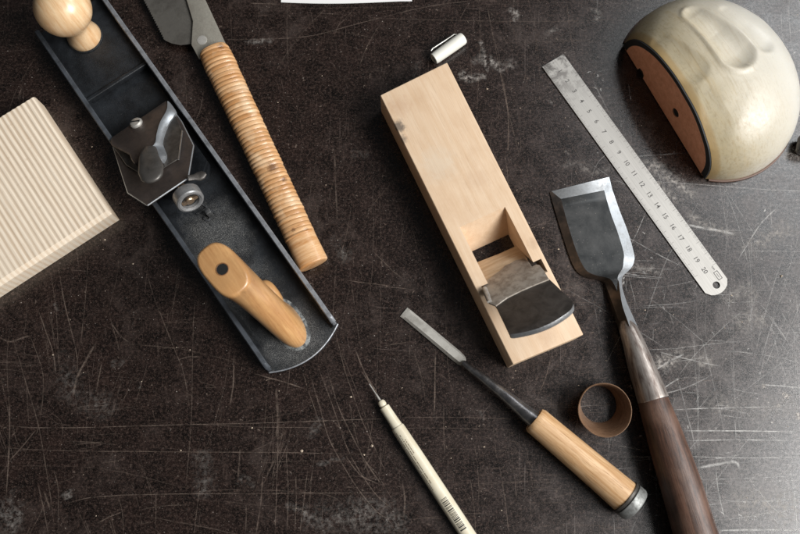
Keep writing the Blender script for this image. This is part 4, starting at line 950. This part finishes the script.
def prof_ring(y):
    out = [b.verts.new((x, y, z)) for x, z in allp]; inn = [b.verts.new((hcx+hrr*math.cos(2*PI*k/20), y, hcz+hrr*math.sin(2*PI*k/20))) for k in range(20)]
    eo = [b.edges.new((out[i], out[(i+1) % len(out)])) for i in range(len(out))]; ei = [b.edges.new((inn[i], inn[(i+1) % 20])) for i in range(20)]
    bmesh.ops.triangle_fill(b, edges=eo+ei, use_beauty=True); return out, inn
o1, i1 = prof_ring(-0.1); o2, i2 = prof_ring(-1.3)
for lo, hi in ((o1, o2), (i1, i2)):
    for i in range(len(lo)): b.faces.new((lo[i], lo[(i+1) % len(lo)], hi[(i+1) % len(lo)], hi[i]))
bm = BM(); merge(bm, b)
n = NT("orange_enamel"); a_ = n.noise(n.v, 0.16, 6, 0.75)
n.set(color=n.mix(n.ramp(n.noise(n.v, 0.5, 5, .8), [(0.55, 0.0), (0.7, 0.5)]), n.mix(n.ramp(a_, [(0.4, 0.0), (0.62, 1.0)]), (0.94, 0.47, 0.29), (0.80, 0.34, 0.19)), (0.5, 0.2, 0.11)), rough=0.42); n.bump(n.noise(n.v, 0.6, 3), .1, .3)
pl = build("side_plate", bm, n.m, root, 30)
bm = BM(); merge(bm, box(hcx-6, hcx+6, -0.085, -0.02, hcz-6, hcz+6)); build("hole_shade", bm, M_DARK, pl)  # black sheet standing in for the shade behind the hole
bm = BM(); merge(bm, box(nc-7, nc+7, -0.085, -0.02, 1.6, 9.5)); build("notch_shade", bm, M_DARK, pl)  # black sheet standing in for the shade behind the notch
# base lip of the shell
bm = BM(); lip = []
for k in range(90):
    t = -0.62+k/89*(PI+1.24); q = Vector((CX+(DA+0.8)*math.cos(t), CY+(DB+0.8)*math.sin(t), 1.6))
    if q.y > 0.5: lip.append(q)
merge(bm, sweep(lip, [(1.3, 1.3)]*len(lip), 10, 3)); build("base_lip", bm, NT("brown_edge").set(color=(0.12, 0.065, 0.045), rough=0.5).m, root, 50)

# ------------------------------------------------------------------ sliver of a knurled knob at the right edge
fr = Frame(W(806, 139, 6), W(803, 156, 6))
root = thing("knurled_knob", "tiny dark ridged knob at the right edge by the domed tool", "knob", fr)
b = BM(); rg = []
for t, r in ((0, 7.5), (1, 8.5), (16, 8.5), (17, 7.5)):
    rg.append([Vector((t, (r+(0.6 if k % 2 else -0.6))*math.cos(2*PI*k/44), 9.3+(r+(0.6 if k % 2 else -0.6))*math.sin(2*PI*k/44))) for k in range(44)])
bm = BM(); merge(bm, loft(rg)); build("ridged_body", bm, M_IRONB, root, 30)

# ------------------------------------------------------------------ sawdust and crumbs
bm = BM(); rs = random.Random(12)
def crumb(x, y, s, z=0.3):
    k = rs.randint(3, 5); a0 = rs.random()*6; h = s*rs.uniform(0.25, 0.6)
    lo = [bm.verts.new((x+s*rs.uniform(.5, 1)*math.cos(a0+2*PI*i/k), y+s*rs.uniform(.3, .8)*math.sin(a0+2*PI*i/k), z)) for i in range(k)]
    t = bm.verts.new((x, y, z+h)); bm.faces.new(lo[::-1])
    for i in range(k): bm.faces.new((lo[i], lo[(i+1) % k], t))
for i in range(420): crumb(rs.uniform(-430, 430), rs.uniform(-270, 295), 0.3+rs.random()**5*0.9)
for px_, py_, s in [(781, 276, 2.6), (364, 455, 1.6), (351, 397, 1.6), (372, 446, 1.8), (92, 147, 1.8), (105, 240, 1.6), (565, 118, 1.3), (487, 89, 2.2), (594, 74, 1.2), (302, 451, 2.0), (252, 428, 1.4), (190, 350, 1.4), (279, 391, 1.2), (133, 264, 1.2), (402, 388, 1.0), (484, 447, 1.5), (520, 108, 1.2), (645, 310, 1.4), (655, 330, 1.2), (742, 322, 1.4)]:
    p = W(px_, py_); crumb(p.x, p.y, s)
n = NT("sawdust_mat").set(color=(0.52, 0.42, 0.32), rough=0.9)
o = build("sawdust", bm, n.m); o["kind"] = "stuff"; o["label"] = "pale sawdust specks scattered over the dark bench"
